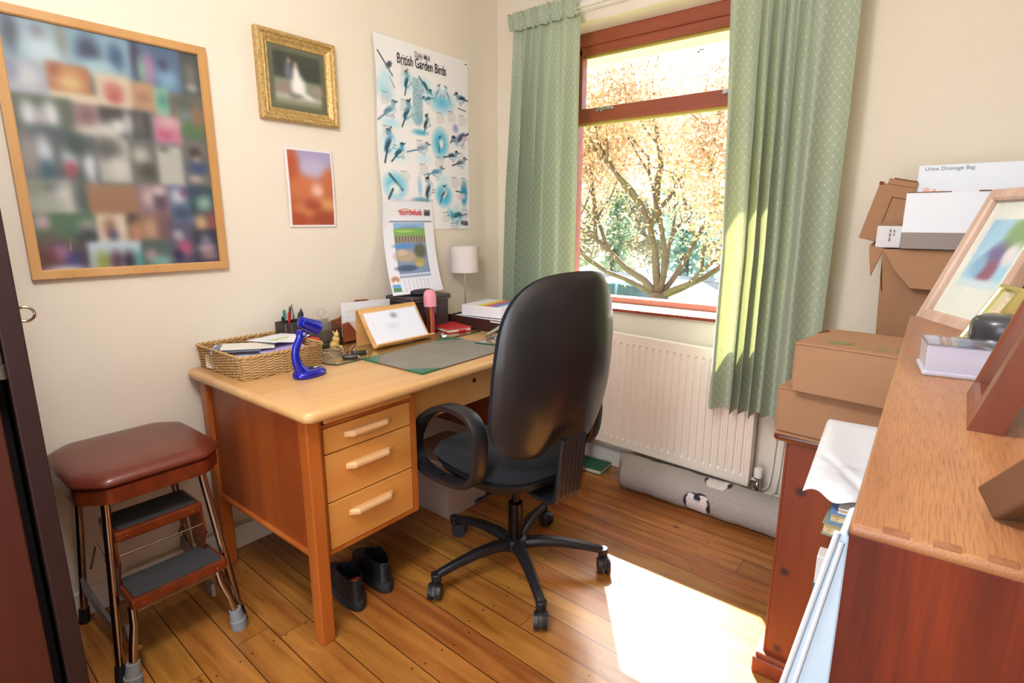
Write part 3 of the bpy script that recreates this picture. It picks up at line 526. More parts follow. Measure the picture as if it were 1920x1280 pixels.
# ================================================================ CURTAINS
def curtain_material():
    m = bpy.data.materials.new('sage_lattice_fabric'); m.use_nodes = True; nt = m.node_tree; L = nt.links.new; p = nt.nodes['Principled BSDF']; out = nt.nodes['Material Output']
    uv = N(nt, 'ShaderNodeUVMap'); uv.uv_map = 'uv'; sp = N(nt, 'ShaderNodeSeparateXYZ'); L(uv.outputs[0], sp.inputs[0])
    def M_(op, a, b=None):
        n = N(nt, 'ShaderNodeMath', operation=op)
        for i, x in enumerate((a, b)):
            if x is None: continue
            if isinstance(x, (int, float)): n.inputs[i].default_value = x
            else: L(x, n.inputs[i])
        return n.outputs[0]
    c = .040; u, v = M_('MULTIPLY', sp.outputs[0], 1.15), sp.outputs[1]
    A = M_('ABSOLUTE', M_('SUBTRACT', M_('FRACT', M_('DIVIDE', M_('ADD', u, v), c)), .5)); B = M_('ABSOLUTE', M_('SUBTRACT', M_('FRACT', M_('DIVIDE', M_('SUBTRACT', u, v), c)), .5))
    la = M_('GREATER_THAN', A, .46); lb = M_('GREATER_THAN', B, .46); ln = M_('MULTIPLY', M_('MAXIMUM', la, lb), .26)
    dt = M_('MULTIPLY', M_('GREATER_THAN', A, .405), M_('GREATER_THAN', B, .405)); f = M_('MINIMUM', M_('ADD', ln, M_('MULTIPLY', dt, .75)), 1)
    mx = N(nt, 'ShaderNodeMixRGB'); mx.inputs['Color1'].default_value = lin('a6b4a0'); mx.inputs['Color2'].default_value = lin('dde0cc'); L(f, mx.inputs['Fac']); L(mx.outputs[0], p.inputs['Base Color'])
    p.inputs['Roughness'].default_value = .8; p.inputs['Specular IOR Level'].default_value = .2; p.inputs['Sheen Weight'].default_value = .2
    tr = N(nt, 'ShaderNodeBsdfTranslucent'); tr.inputs[0].default_value = lin('c6c680'); ms = N(nt, 'ShaderNodeMixShader'); ms.inputs[0].default_value = .16
    L(p.outputs[0], ms.inputs[1]); L(tr.outputs[0], ms.inputs[2]); L(ms.outputs[0], out.inputs[0])
    return m
m_curt = curtain_material()
def curtain(name, label, xl, xr, zt, zb, y0, folds, seed, wid=None):
    r = np.random.default_rng(seed); t = thing('curtain', label, 'curtain', ((xl(0)+xr(0))/2, y0, zb))
    nx, nz = 260, 60; ph = r.random(6)*6.28; wid = np.cumsum(wid if wid is not None else .55+r.random(folds+1)); wid = wid/wid[-1]; wid = np.concatenate([[0], wid])
    us = np.linspace(0, 1, nx+1); k = np.searchsorted(wid, us, side='right')-1; k = np.clip(k, 0, folds); fr = (us-wid[k])/(wid[k+1]-wid[k])
    phase = (k+fr)*2*PI; amp = .7+.5*r.random(folds+2); am = amp[k]*(1-fr)+amp[k+1]*fr
    b = MB(); uvs = []; vs = []
    for j in range(nz+1):
        v = j/nz; z = zt+(zb-zt)*v; A = .012+.032*min(1, v*2.2)+.004*v
        x = xl(v)+(xr(v)-xl(v))*us+.012*np.sin(phase*1.0+1.2)*min(1, v*3)*(1-.3*v)
        y = y0-.035*min(1, v*1.4)-A*am*np.sin(phase+.25*math.sin(v*3+ph[0]))-.006*np.sin(2*phase+ph[1]+v*2)*v-.004*np.sin(phase*.5+v*5+ph[2])
        zz = z+(.006*np.sin(phase*.5+ph[3]))*v
        ds = np.concatenate([[0], np.cumsum(np.hypot(np.diff(x), np.diff(y)))])
        if j == 0: s0 = None
        if j == nz//2: pass
        for i in range(nx+1): vs.append((x[i], y[i], zz[i] if j == nz else z)); uvs.append((ds[i], z))
    # use arc length of the middle row for every row so that the lattice runs straight down
    row = [u for u, _ in uvs[(nz//2)*(nx+1):(nz//2+1)*(nx+1)]]; uvs = [(row[i % (nx+1)], q[1]) for i, q in enumerate(uvs)]
    fs = [(j*(nx+1)+i, j*(nx+1)+i+1, (j+1)*(nx+1)+i+1, (j+1)*(nx+1)+i) for j in range(nz) for i in range(nx)]
    b.add(vs, fs); b.uv = uvs; o = b.build('drape', m_curt, t, smooth='all')
    b = MB(); uvs = []; vs = []; nh = 8
    for j in range(nh+1):
        v = j/nh; z = zt+.062-.085*v
        for i in range(nx+1):
            u = us[i]; x = xl(0)-.012*(1-v)+(xr(0)-xl(0)+.012*(1-v))*u; y = y0-.024-.009*math.sin(u*2*PI*folds*2.1+ph[4]+.8*math.sin(u*31))*(.45+.55*abs(2*v-1))-.010*math.sin(PI*v)-.004*math.sin(u*97)*(1-v)
            vs.append((x, y, z+.003*math.sin(u*70+ph[5])*(1-v))); uvs.append((u*.9, z))
    b.add(vs, [(j*(nx+1)+i, j*(nx+1)+i+1, (j+1)*(nx+1)+i+1, (j+1)*(nx+1)+i) for j in range(nh) for i in range(nx)]); b.uv = uvs
    b.build('pleated_heading', m_curt, t, smooth='all')
    return t
curtain('l', 'sage green lattice-patterned curtain left of the window, by the corner', lambda v: .178-.05*v, lambda v: .575+.03*v, 2.222, .50, -.085, 5, 3, [.8, .5, .5, .6, 1.0, 1.1])
curtain('r', 'sage green lattice-patterned curtain right of the window, over the radiator valve end', lambda v: 1.279+.045*min(1, v*1.6)-.014*max(0, v-.6), lambda v: 1.722-.004*v, 2.222, .487, -.135, 5, 12, [1.5, .55, .6, .6, .8, 2.0])
b = MB().rbox(.13, -.062, 2.25, 1.76, -.036, 2.268, .003); tag(b.build('curtain_rail', m_white), 'white curtain rail above the window that carries both curtains', 'curtain rail')

# ================================================================ RADIATOR, VALVE, PIPES, CUSHION
m_rad = mat('radiator_enamel', 'eadfd0', .32, coat=.2)
rt = thing('radiator', 'cream ribbed panel radiator on the wall below the window', 'radiator', (1.04, -.07, .14))
RX0, RX1 = .56, 1.503
zof = lambda x: -.033*(x-.833)
b = MB(); nfl = 27; pitch = (RX1-RX0-.03)/nfl; prof = [(0, 0), (.28, 0), (.40, 1), (.60, 1), (.72, 0)]
xs = [RX0]+[RX0+.015+pitch*(k+a) for k in range(nfl) for a, _ in prof]+[RX1]; hs = [0]+[h for k in range(nfl) for _, h in prof]+[0]
zs = [(.172, 0), (.20, 0), (.212, 1), (.685, 1), (.697, 0), (.733, 0)]
vs = []
for z, k in zs:
    for x, h in zip(xs, hs): vs.append((x, -.100+.0075*h*k, z+zof(x)))
n = len(xs); fs = [(j*n+i, j*n+i+1, (j+1)*n+i+1, (j+1)*n+i) for j in range(len(zs)-1) for i in range(n-1)]
b.add(vs, fs); b.build('ribbed_panel', m_rad, rt, solid=.0025)
for nm, z0, z1 in (('top_rail', .726, .742), ('bottom_rail', .160, .176)):
    b = MB(); b.sweep([(RX0, -.088, z0+zof(RX0)+.008), (RX1, -.088, z0+zof(RX1)+.008)], [(-.014, -.008), (.014, -.008), (.014, .004), (.010, .008), (-.010, .008), (-.014, .004)], (0, 0, 1)); b.build(nm, m_rad, rt, smooth=True)
for q_ in (RX0, RX1-.002): MB().rbox(q_-.001, -.102, .165+zof(q_), q_+.003, -.05, .735+zof(q_), .001).build('end_panel', m_rad, rt)
b = MB().box(RX0+.004, -.056, .18, RX1-.006, -.052, .69); b.build('back_panel', m_rad, rt)
for q_ in (RX0+.15, RX1-.18): MB().rbox(q_, -.054, .25, q_+.03, 0, .62, .002).build('wall_bracket', m_rad, rt)
vt = thing('radiator_valve', 'white-capped chrome radiator valve at the right end of the radiator', 'valve', (1.535, -.075, .0))
m_plast = mat('white_plastic', 'ece8e2', .35); m_chrome = mat('chrome', 'c8c8ca', .12, metal=1)
MB().cyl((1.504, -.075, .165), (1.535, -.075, .165), .009).cyl((1.508, -.075, .165), (1.520, -.075, .165), .014, seg=6).build('union_nut', m_chrome, vt, smooth=True)
MB().lathe([(.007, .09), (.009, .10), (.009, .13), (.013, .135), (.013, .15), (.010, .155), (.010, .178), (.013, .182)], (1.535, -.075, 0)).build('valve_body', m_chrome, vt, smooth=True)
MB().lathe([(.010, .18), (.017, .183), (.0185, .20), (.0175, .222), (.012, .226)], (1.535, -.075, 0)).build('valve_cap', m_plast, vt, smooth=True)
MB().tube([(1.535, -.075, .0), (1.535, -.075, .12)], .0075, 12).build('pipe', m_plast, vt, smooth=True)
b = MB()
for q, (xa, dz) in enumerate(((1.575, 0), (1.605, -.02))):
    b.tube([(xa+.012, -.012, .60), (xa+.006, -.012, .40), (xa, -.014, .20), (xa-.006, -.02, .13+dz), (xa-.03, -.024, .102+dz), (xa-.08, -.024, .097)], .004, 8)
tag(b.build('wall_cable', m_plast, smooth=True), 'pair of thin white cables down the wall beside the radiator valve', 'cable')
b = MB().tube([(.022, -2.0, .112), (.022, -1.70, .112), (.022, -1.50, .108), (.022, -1.2, .110), (.022, -.9, .112)], .004, 8)
tag(b.build('skirting_cable', mat('grey_cable', 'b9a88e', .5), smooth=True), 'thin grey cable along the top of the skirting behind the desk', 'cable')
# draught excluder
im = Img(520, 290, 'aaa39c')
def pengs(cx, cy, s, heads=True):
    # body ellipses, image v runs from underneath (1) up the front to the back (0); s is body width fraction
    A = im.asp
    K = .56
    def e(x, y, rx, ry, c, ang=0, soft=.06): im.ell(cx+x*s, cy+K*y*s/A, rx*s, K*ry*s, c, ang=ang, soft=soft)
    dk = '2c2733'
    e(-.24, .12, .31, .74, dk); e(.24, .10, .34, .78, dk)
    e(-.20, .20, .27, .76, 'ded6d0'); e(.20, .20, .30, .80, 'e4dcd6'); e(0, .35, .25, .62, 'ded6d0')
    if heads:
        e(-.17, -.50, .20, .17, dk); e(.18, -.56, .24, .20, dk); e(-.24, -.44, .15, .16, 'e6ded8'); e(.27, -.48, .19, .16, 'e6ded8')
        e(-.03, -.36, .09, .17, dk); e(.08, -.36, .09, .17, dk); e(-.04, -.19, .07, .05, '8b8d9a'); e(.09, -.19, .07, .05, '8b8d9a'); e(.30, -.50, .018, .018, dk); e(-.26, -.47, .015, .015, dk)
    e(.50, .32, .085, .34, dk, soft=.2); e(-.47, .18, .05, .34, dk, soft=.2)
    im.line(cx, cy, cx, cy+.40*s/A, .0015, 'cfc6c0')
CX0, CX1, CR = .925, 1.775, .083
A_ = lambda x: (x-CX0)/(CX1-CX0)
V_ = lambda deg: .5-deg/360.
pengs(A_(1.402), V_(99), .125, heads=False)
blank = Img(520, 290, 'aaa39c'); k = (im.Y < V_(99)) | (im.Y > V_(56)); im.a[k] = blank.a[k]
pengs(A_(1.338), V_(-6), .125)
im.noise(.012, 5)
def cfn2(u, v):
    x = CX0+(CX1-CX0)*u; deg = (.5-v)*360; a = math.radians(deg); e_ = min(u/.05, (1-u)/.02, 1); e_ = max(0, e_)**.5
    ry = CR*(.10+.90*e_); rz = CR*(.93+.07*e_)*(1.0); wob = 1+.02*math.sin(u*23)+.012*math.sin(u*51+1)
    cy = -.166-.020*u; y = cy-ry*wob*math.cos(a); z = .079+rz*math.sin(a)*wob*.96
    if e_ < .6 and abs(math.sin(a)) > .85: x -= .012*(.6-e_)*(abs(math.sin(a))-.85)/.15*(1 if u < .5 else 0)
    return (x, y, max(.002, z))
o = im.sheet('draught_excluder', cfn2, picmat('grey_linen_print', .85, mult=(160, .86)))
tag(o, 'long grey cloth draught excluder with penguin print lying below the radiator', 'draught excluder')
# ================================================================ DESK
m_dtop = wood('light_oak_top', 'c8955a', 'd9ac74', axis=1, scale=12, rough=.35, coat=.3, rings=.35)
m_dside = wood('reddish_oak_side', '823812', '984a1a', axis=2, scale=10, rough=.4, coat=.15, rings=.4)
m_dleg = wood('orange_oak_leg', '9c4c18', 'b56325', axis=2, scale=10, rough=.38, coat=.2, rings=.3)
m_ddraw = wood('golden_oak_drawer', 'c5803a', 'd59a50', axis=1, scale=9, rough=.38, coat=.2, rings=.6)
m_hand = wood('pale_oak_handle', 'cf9f68', 'dcb280', axis=1, scale=26, rough=.5, rings=.2)
m_black = mat('dark_gap', '140c07', .8)
dk = thing('desk', 'light oak pedestal desk with six drawers against the picture wall', 'desk', (.37, -.965, 0))
b = MB()
def rrect(x0, y0, x1, y1, r, n=6):
    pts = []
    for cx, cy, a0 in ((x1-r, y1-r, 0), (x0+r, y1-r, 90), (x0+r, y0+r, 180), (x1-r, y0+r, 270)):
        for k in range(n+1): a = math.radians(a0+90*k/n); pts.append((cx+r*math.cos(a), cy+r*math.sin(a)))
    return pts
def slab(b, x0, y0, x1, y1, z0, z1, r, e, n=6):
    """rounded slab with bull-nosed edge"""
    rings = []
    for k in range(7):
        a = -PI/2+PI*k/6; off = e*(1-math.cos(a)); z = (z0+z1)/2+(z1-z0)/2*math.sin(a); rings.append([(p[0], p[1], z) for p in rrect(x0+off, y0+off, x1-off, y1-off, max(.002, r-off), n)])
    m_ = len(rings[0]); vs = [p for r_ in rings for p in r_]; fs = [tuple(range(m_))[::-1], tuple(6*m_+k for k in range(m_))]
    fs += [(i*m_+k, i*m_+(k+1) % m_, (i+1)*m_+(k+1) % m_, (i+1)*m_+k) for i in range(6) for k in range(m_)]
    return b.add(vs, fs)
slab(b, .004, -1.735, .785, -.195, .726, .760, .035, .014); b.build('desktop', m_dtop, dk, smooth=True)
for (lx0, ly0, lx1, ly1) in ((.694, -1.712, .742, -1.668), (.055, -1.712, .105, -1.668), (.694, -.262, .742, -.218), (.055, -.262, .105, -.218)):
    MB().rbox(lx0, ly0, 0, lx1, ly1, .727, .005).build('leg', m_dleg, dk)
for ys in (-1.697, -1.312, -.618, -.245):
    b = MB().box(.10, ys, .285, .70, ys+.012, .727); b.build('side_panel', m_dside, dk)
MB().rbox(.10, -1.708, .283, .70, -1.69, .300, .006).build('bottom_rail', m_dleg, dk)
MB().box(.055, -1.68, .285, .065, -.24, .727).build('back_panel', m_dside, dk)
def pedestal(ya, yb):
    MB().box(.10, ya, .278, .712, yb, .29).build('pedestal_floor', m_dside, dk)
    b = MB().rbox(.70, yb, .276, .727, yb+.024, .727, .002).rbox(.70, ya-.012, .276, .727, ya, .727, .002).rbox(.70, ya, .276, .727, yb, .290, .002).rbox(.70, ya, .684, .727, yb, .694, .001).rbox(.70, ya, .718, .726, yb, .727, .001)
    b.build('face_frame', m_dleg, dk)
    MB().box(.69, ya+.001, .292, .712, yb-.001, .70).build('carcass_gap', m_black, dk)
    MB().rbox(.70, ya+.004, .698, .738, yb-.004, .713, .004).build('writing_slide', m_ddraw, dk)
    for z0, z1 in ((.602, .682), (.448, .599), (.293, .445)):
        d = MB().rbox(.70, ya+.003, z0, .7285, yb-.003, z1-.001, .002).build('drawer', m_ddraw, dk)
        d.location = (0, 0, 0)
        hy0, hy1 = ya+.072, yb-.092; zc = (z0+z1)/2+(.004 if z1-z0 < .1 else .02)
        h = MB(); prof = [(-.004, -.007), (.008, -.013), (.020, -.011), (.026, -.004), (.026, .005), (.016, .012), (-.004, .010)]
        for k, (yy, sx) in enumerate(((hy0, .25), (hy0+.022, 1), (hy1-.022, 1), (hy1, .25))):
            h.v += [(.728+(a if a > 0 else a)*(sx if a > 0 else 1), yy, zc+c*(.75 if k in (0, 3) else 1)) for a, c in prof]
        n_ = len(prof); h.f = [(i*n_+k, i*n_+(k+1) % n_, (i+1)*n_+(k+1) % n_, (i+1)*n_+k) for i in range(3) for k in range(n_)]+[tuple(range(n_))[::-1], tuple(3*n_+k for k in range(n_))]; h.m = [0]*len(h.f)
        o = MB(); o.v, o.f, o.m = [tuple(np.array(v)-np.array(dk.location[:])) for v in h.v], h.f, h.m
        o.build('handle', m_hand, d, world=False, bevel=.002)
pedestal(-1.655, -1.323); pedestal(-.600, -.285)
cdr = MB().rbox(.685, -1.297, .588, .706, -.615, .724, .003).build('centre_drawer', m_ddraw, dk)
lk = MB().lathe([(.009, 0), (.009, .002), (.006, .003)], (.706-.37, -.983+.965, .675), 16, axis=0); lk.build('lock', mat('dark_bronze', '3a2412', .4, metal=.7), cdr, world=False, smooth=True)
# ================================================================ UNDER THE DESK
m_tub = mat('clear_tub_plastic', 'c7ab9b', .35, trans=.35, ior=1.2)
t = thing('storage_tub', 'translucent plastic storage tub on the floor under the desk', 'tub', (.39, -.83, 0))
def tray_box(b, x0, y0, x1, y1, z0, z1, th, flare=0):
    """open box with wall thickness and flared rim"""
    o0 = [(x0, y0), (x1, y0), (x1, y1), (x0, y1)]; sg = [(-1, -1), (1, -1), (1, 1), (-1, 1)]
    R = [[(p[0], p[1], z0) for p in o0], [(p[0]+s_[0]*flare, p[1]+s_[1]*flare, z1) for p, s_ in zip(o0, sg)], [(p[0]+s_[0]*(flare-th), p[1]+s_[1]*(flare-th), z1) for p, s_ in zip(o0, sg)], [(p[0]-s_[0]*th, p[1]-s_[1]*th, z0+th) for p, s_ in zip(o0, sg)]]
    vs = [p for r in R for p in r]; fs = [(3, 2, 1, 0), (12, 13, 14, 15)]+[(i*4+k, i*4+(k+1) % 4, (i+1)*4+(k+1) % 4, (i+1)*4+k) for i in range(3) for k in range(4)]
    return b.add(vs, fs)
b = MB(); tray_box(b, .27, -.95, .51, -.71, 0.001, .26, .004, .02); b.build('tub_body', m_tub, t, bevel=.012)
b = MB(); slab(b, .242, -.978, .538, -.682, .258, .272, .03, .005); b.build('lid', mat('white_tub_lid', 'd8cfc8', .4), t)
m_shoe = mat('black_shoe_leather', '17171a', .45, bump=(120, .15)); m_sole = mat('black_rubber_sole', '232326', .7); m_insole = mat('orange_red_insole', 'b8401c', .7)
def shoe(name, label, hx, hy, ang, lab):
    t = thing('shoe', label, 'shoe', (hx, hy, 0), ang, group=None); t.scale = (1.02, 1.12, 1.30)
    def rings(zr):  # list of z and outline scale
        out = []
        for z, sc, hw in zr:
            pts = []
            for k in range(28):
                a = 2*PI*k/28; c, s_ = math.cos(a), math.sin(a); L_ = .135; x = -.125+L_*c*sc*(1.0)
                wdt = .042+.007*max(0, -c)-.004*max(0, c)
                pts.append((x, wdt*s_*(abs(s_)**-.15 if abs(s_) > .01 else 1)*hw, z))
            out.append(pts)
        return out
    R = rings([(0.001, .97, .95), (.006, 1.0, 1.0), (.026, 1.0, 1.0), (.030, .98, .97)]); b = MB(); vs = [p for r in R for p in r]; m_ = 28
    b.add(vs, [tuple(range(m_))[::-1], tuple(3*m_+k for k in range(m_))]+[(i*m_+k, i*m_+(k+1) % m_, (i+1)*m_+(k+1) % m_, (i+1)*m_+k) for i in range(3) for k in range(m_)])
    b.build('sole', m_sole, t, world=False, smooth=True)
    vs = []; zz = [.028, .04, .055, .070, .082]; b = MB()
    for j, z in enumerate(zz):
        for k in range(28):
            a = 2*PI*k/28; c, s_ = math.cos(a), math.sin(a); front = max(0, -c)
            top = z*(1-.38*front*(j/4)) ; x = -.125+.128*c*(1-.03*j)+(.02*j*front*.6); wdt = (.041+.006*front)*(1-.07*j)
            vs.append((x, wdt*s_*(abs(s_)**-.15 if abs(s_) > .01 else 1), top))
    # inner collar
    for j, (z, sc) in enumerate(((.080, .86), (.045, .80))):
        for k in range(28):
            a = 2*PI*k/28; c, s_ = math.cos(a), math.sin(a); x = -.085+.075*c*sc/.86; vs.append((x, .030*s_*sc/.86, z-(.012*max(0, -c))))
    b.add(vs, [(i*m_+k, i*m_+(k+1) % m_, (i+1)*m_+(k+1) % m_, (i+1)*m_+k) for i in range(6) for k in range(m_)]+[tuple(6*m_+k for k in range(m_))])
    b.build('upper', m_shoe, t, world=False, smooth=True, ang=50)
    if lab: MB().prism([(-.052, -.018), (-.052, .018), (-.030, .022), (-.022, 0), (-.030, -.022)], .066, .069).build('insole', m_insole, t, world=False)
    MB().tube([(.004, -.012, .075), (.006, 0, .082), (.004, .012, .075)], .002, 6).build('heel_tab', m_shoe, t, world=False)
    return t
shoe('s', 'black shoe under the drawers with an orange-red insole, nearer the desk leg', .692, -1.542, math.radians(-14), True)
shoe('s', 'black shoe under the drawers, the one further from the desk leg', .690, -1.425, math.radians(-14), False)
m_greenbook = mat('green_book_cloth', '2f6b4c', .6); m_page = mat('book_pages', 'd9cdb6', .8)
t = thing('green_book', 'green book lying on the floor behind the office chair', 'book', (.70, -.10, 0), math.radians(4))
MB().rbox(-.10, -.06, .003, .10, .06, .022, .002).build('pages', m_page, t, world=False); MB().rbox(-.104, -.064, .022, .104, .064, .025, .001).rbox(-.104, -.064, 0, .104, .064, .003, .001).build('cover', m_greenbook, t, world=False)
# ================================================================ ON THE DESK
ZT = .7602
m_wick = mat('wicker', 'b08752', .7, noise=(180, 'd3ad74', .2), bump=(300, .4)); m_wickd = mat('wicker_dark', '8f6636', .75, noise=(150, 'b98f57', .2))
t = thing('wicker_basket', 'rectangular wicker tray basket of papers on the desk corner', 'basket', (.172, -1.537, ZT))
bx0, by0, bx1, by1, bh = .012, -1.682, .334, -1.392, .078
b = MB(); rows = 9
def ring_pts(x0, y0, x1, y1, r, n=5): return rrect(x0, y0, x1, y1, r, n)
# stakes and woven rows: every row weaves in and out of the stakes
per = []
def perimeter(off, npp=180):
    x0, y0, x1, y1 = bx0-off, by0-off, bx1+off, by1+off; base = rrect(x0, y0, x1, y1, .018+off, 4); P = [Vector((a, c, 0)) for a, c in base]; P.append(P[0]); L_ = [0]
    for i in range(1, len(P)): L_.append(L_[-1]+(P[i]-P[i-1]).length)
    out = []
    for k in range(npp):
        s_ = L_[-1]*k/npp; i = max(j for j in range(len(L_)) if L_[j] <= s_); i = min(i, len(P)-2); f = (s_-L_[i])/(L_[i+1]-L_[i]); p = P[i].lerp(P[i+1], f); d = (P[i+1]-P[i]).normalized(); out.append((p, Vector((d.y, -d.x, 0))))
    return out
for r_ in range(16):
    z = ZT+.003+r_*.0046; pr = perimeter(r_*.0004, 176); pts = []
    for k, (p, nrm) in enumerate(pr): pts.append((p+nrm*(.0035*math.sin(k*PI/4+(PI if r_ % 2 else 0)))+Vector((0, 0, z))))
    b.tube([tuple(q) for q in pts], .0025, 5, closed=True)
b.build('woven_side', m_wick, t, smooth='all')
b = MB()
for k, (p, nrm) in enumerate(perimeter(0, 44)): b.tube([(p.x, p.y, ZT), (p.x+nrm.x*.007, p.y+nrm.y*.007, ZT+bh)], .0028, 5)
b.build('stake', m_wickd, t)
b = MB(); pr = perimeter(.008, 220)
for q in (0, PI): b.tube([tuple(p+nrm*.0035*math.cos(k*.9+q)+Vector((0, 0, ZT+bh+.003*math.sin(k*.9+q)))) for k, (p, nrm) in enumerate(pr)], .0033, 6, closed=True)
b.build('braided_rim', m_wick, t, smooth='all')
b = MB(); slab(b, bx0, by0, bx1, by1, ZT, ZT+.005, .02, .001); b.build('basket_floor', m_wickd, t)
m_paper = mat('white_paper', 'e9e8ee', .6); m_paper2 = mat('lilac_paper', 'b7a6d6', .5); m_paper3 = mat('blue_grey_paper', '66728c', .5); m_paper4 = mat('cream_paper', 'e2dcd0', .6)
def sheetb(name, cx, cy, cz, w_, h_, th, ang, m, label, cat='paper', grp=None, tilt=(0, 0), curl=0):
    b = MB(); c, s_ = math.cos(ang), math.sin(ang); n = 8; vs = []
    for zt in (0, th):
        for j in range(n+1):
            for i in range(n+1):
                u, v = (i/n-.5)*w_, (j/n-.5)*h_
                vs.append((cx+u*c-v*s_, cy+u*s_+v*c, cz+zt+u*tilt[0]+v*tilt[1]+curl*((i/n-.5)**2*4)*.01))
    m_ = (n+1)**2; fs = []
    for j in range(n):
        for i in range(n): a = j*(n+1)+i; fs += [(a+m_, a+1+m_, a+n+2+m_, a+n+1+m_), (a, a+n+1, a+n+2, a+1)]
    rim = [i for i in range(n+1)]+[j*(n+1)+n for j in range(1, n+1)]+[n*(n+1)+i for i in range(n-1, -1, -1)]+[j*(n+1) for j in range(n-1, 0, -1)]
    fs += [(rim[k], rim[(k+1) % len(rim)], rim[(k+1) % len(rim)]+m_, rim[k]+m_) for k in range(len(rim))]
    return tag(b.add(vs, fs).build(name, m, smooth=False), label, cat, grp)
sheetb('paper_stack', .165, -1.545, ZT+.008, .20, .27, .048, .10, m_paper, 'deep pile of white papers filling the wicker basket')
sheetb('magazine', .115, -1.585, ZT+.060, .15, .17, .010, -.50, m_paper, 'white magazine lying askew at the left of the wicker basket', tilt=(.06, -.02))
sheetb('magazine', .150, -1.600, ZT+.071, .13, .16, .006, -.62, m_paper3, 'blue-grey folded leaflet lying askew in the wicker basket', tilt=(.05, -.03))
sheetb('magazine', .185, -1.585, ZT+.079, .10, .17, .005, -.50, m_paper4, 'narrow cream leaflet on the blue-grey one in the wicker basket', tilt=(.02, -.03))
sheetb('magazine', .205, -1.485, ZT+.060, .19, .15, .010, -.30, m_paper2, 'lilac magazine under the white leaflet in the wicker basket', tilt=(.0, .03))
im = Img(60, 40, 'e8e7ee'); 
for k in range(9): im.ell(.25+.06*k, .50+.03*math.sin(k), .035, .04+.015*(k % 2), 'b9cf62', soft=.5)
for k in range(4): im.ell(.28+.05*k, .42, .02, .02, '9ab7c4', soft=.5)
o = im.sheet('leaflet', lambda u, v: (.185-.085+.17*(1-v)*0+(.17*v)*.95-.03*u, -1.555+.155*u+.03*v, ZT+.084+.006*math.cos(u*6)*v+.004*v), m_paperprint)
o.modifiers.new('s', 'SOLIDIFY').thickness = .0015; tag(o, 'white leaflet with green blurred lettering on top of the basket papers', 'leaflet')
# blue lamp
m_blue = mat('metallic_blue_plastic', '1a20a4', .25, metal=.3, coat=.5); m_blued = mat('dark_blue_rubber', '0c0f3c', .5); m_silk = mat('silver_button', 'c8c8d4', .25, metal=.6)
t = thing('desk_lamp', 'small blue plastic battery desk lamp with an S-shaped neck', 'lamp', (.44, -1.515, ZT), math.radians(8))
b = MB(); vs = []; R = [(0.001, .93), (.006, 1.0), (.014, 1.0), (.020, .93), (.024, .78), (.026, .55)]
for z, sc in R:
    for k in range(32):
        a = 2*PI*k/32; x, y = .060*math.cos(a)+.006, .044*math.sin(a)*(1+.12*math.cos(2*a)); vs.append((y*sc*.95, x*sc, z+(.004*math.sin(a)*0)))
b.add(vs, [tuple(range(32))[::-1], tuple(5*32+k for k in range(32))]+[(i*32+k, i*32+(k+1) % 32, (i+1)*32+(k+1) % 32, (i+1)*32+k) for i in range(5) for k in range(32)])
bs = b.build('base', m_blue, t, world=False, smooth=True, ang=60)
b = MB(); b.lathe([(.024, 0), (.022, .003), (.0, .004)], (.0, .012, .024), 20, ex=.8, ey=1.1); b.build('base_pad', m_blued, t, world=False, smooth=True)
b = MB(); b.sphere((.004, .030, .0275), (.008, .010, .003), 12, 6); b.build('button', m_silk, t, world=False, smooth=True)
pts = [(-.004, -.020, .018), (-.004, -.030, .035), (-.004, -.039, .060), (-.004, -.041, .085), (-.004, -.035, .108), (-.004, -.024, .126), (-.004, -.016, .140), (-.004, -.012, .152)]
b = MB().tube(pts, [.022, .017, .0135, .012, .012, .0115, .011, .008], 16, sx=1, sy=1.15, up=(1, 0, 0)); b.build('neck', m_blue, t, world=False, smooth=True)
b = MB().cyl((-.017, -.012, .149), (.011, -.012, .149), .012, seg=20); b.build('pivot', m_blue, t, world=False, smooth=True)
b = MB().cyl((.011, -.012, .149), (.013, -.012, .149), .006, seg=16); b.build('pivot_screw', m_silk, t, world=False)
b = MB().tube([(-.003, -.014, .190), (-.003, -.010, .188), (-.003, .016, .176), (-.003, .044, .162), (-.003, .052, .158)], [.011, .018, .021, .026, .026], 20, up=(1, 0, 0)); b.build('lamp_head', m_blue, t, world=False, smooth=True)
b = MB().tube([(-.003, .0515, .1583), (-.003, .056, .156)], [.023, .022], 20, up=(1, 0, 0)); b.build('lens', glassmat('lens', 'dfe6f2', .1), t, world=False)
# glass sheet over the back of the desk and a second small one
m_gl = glassmat('desk_glass', 'f4faf4', .03); m_gle = mat('green_glass_edge', '1f4a3c', .15, spec=.8)
def glass_sheet(name, label, poly, z):
    cx = sum(p[0] for p in poly)/4; cy = sum(p[1] for p in poly)/4; t = thing(name, label, 'glass sheet', (cx, cy, z))
    b = MB(); n = len(poly); b.add([(a, c, z+.005) for a, c in poly], [tuple(range(n))]); b.build('glass_pane', m_gl, t)
    b = MB()
    for k in range(n):
        p, q = poly[k], poly[(k+1) % n]; b.add([(p[0], p[1], z), (q[0], q[1], z), (q[0], q[1], z+.005), (p[0], p[1], z+.005)], [(0, 1, 2, 3)])
    b.build('glass_edge', m_gle, t)
glass_sheet('glass_sheet', 'large green-edged glass sheet along the back of the desk', [(.012, -1.380), (.352, -1.388), (.394, -1.372), (.376, -.575), (.012, -.555)], ZT)
glass_sheet('glass_sheet', 'small green-edged glass sheet under the staplers at the far end of the desk', [(.545, -.80), (.66, -.775), (.66, -.625), (.53, -.635)], ZT+.006)
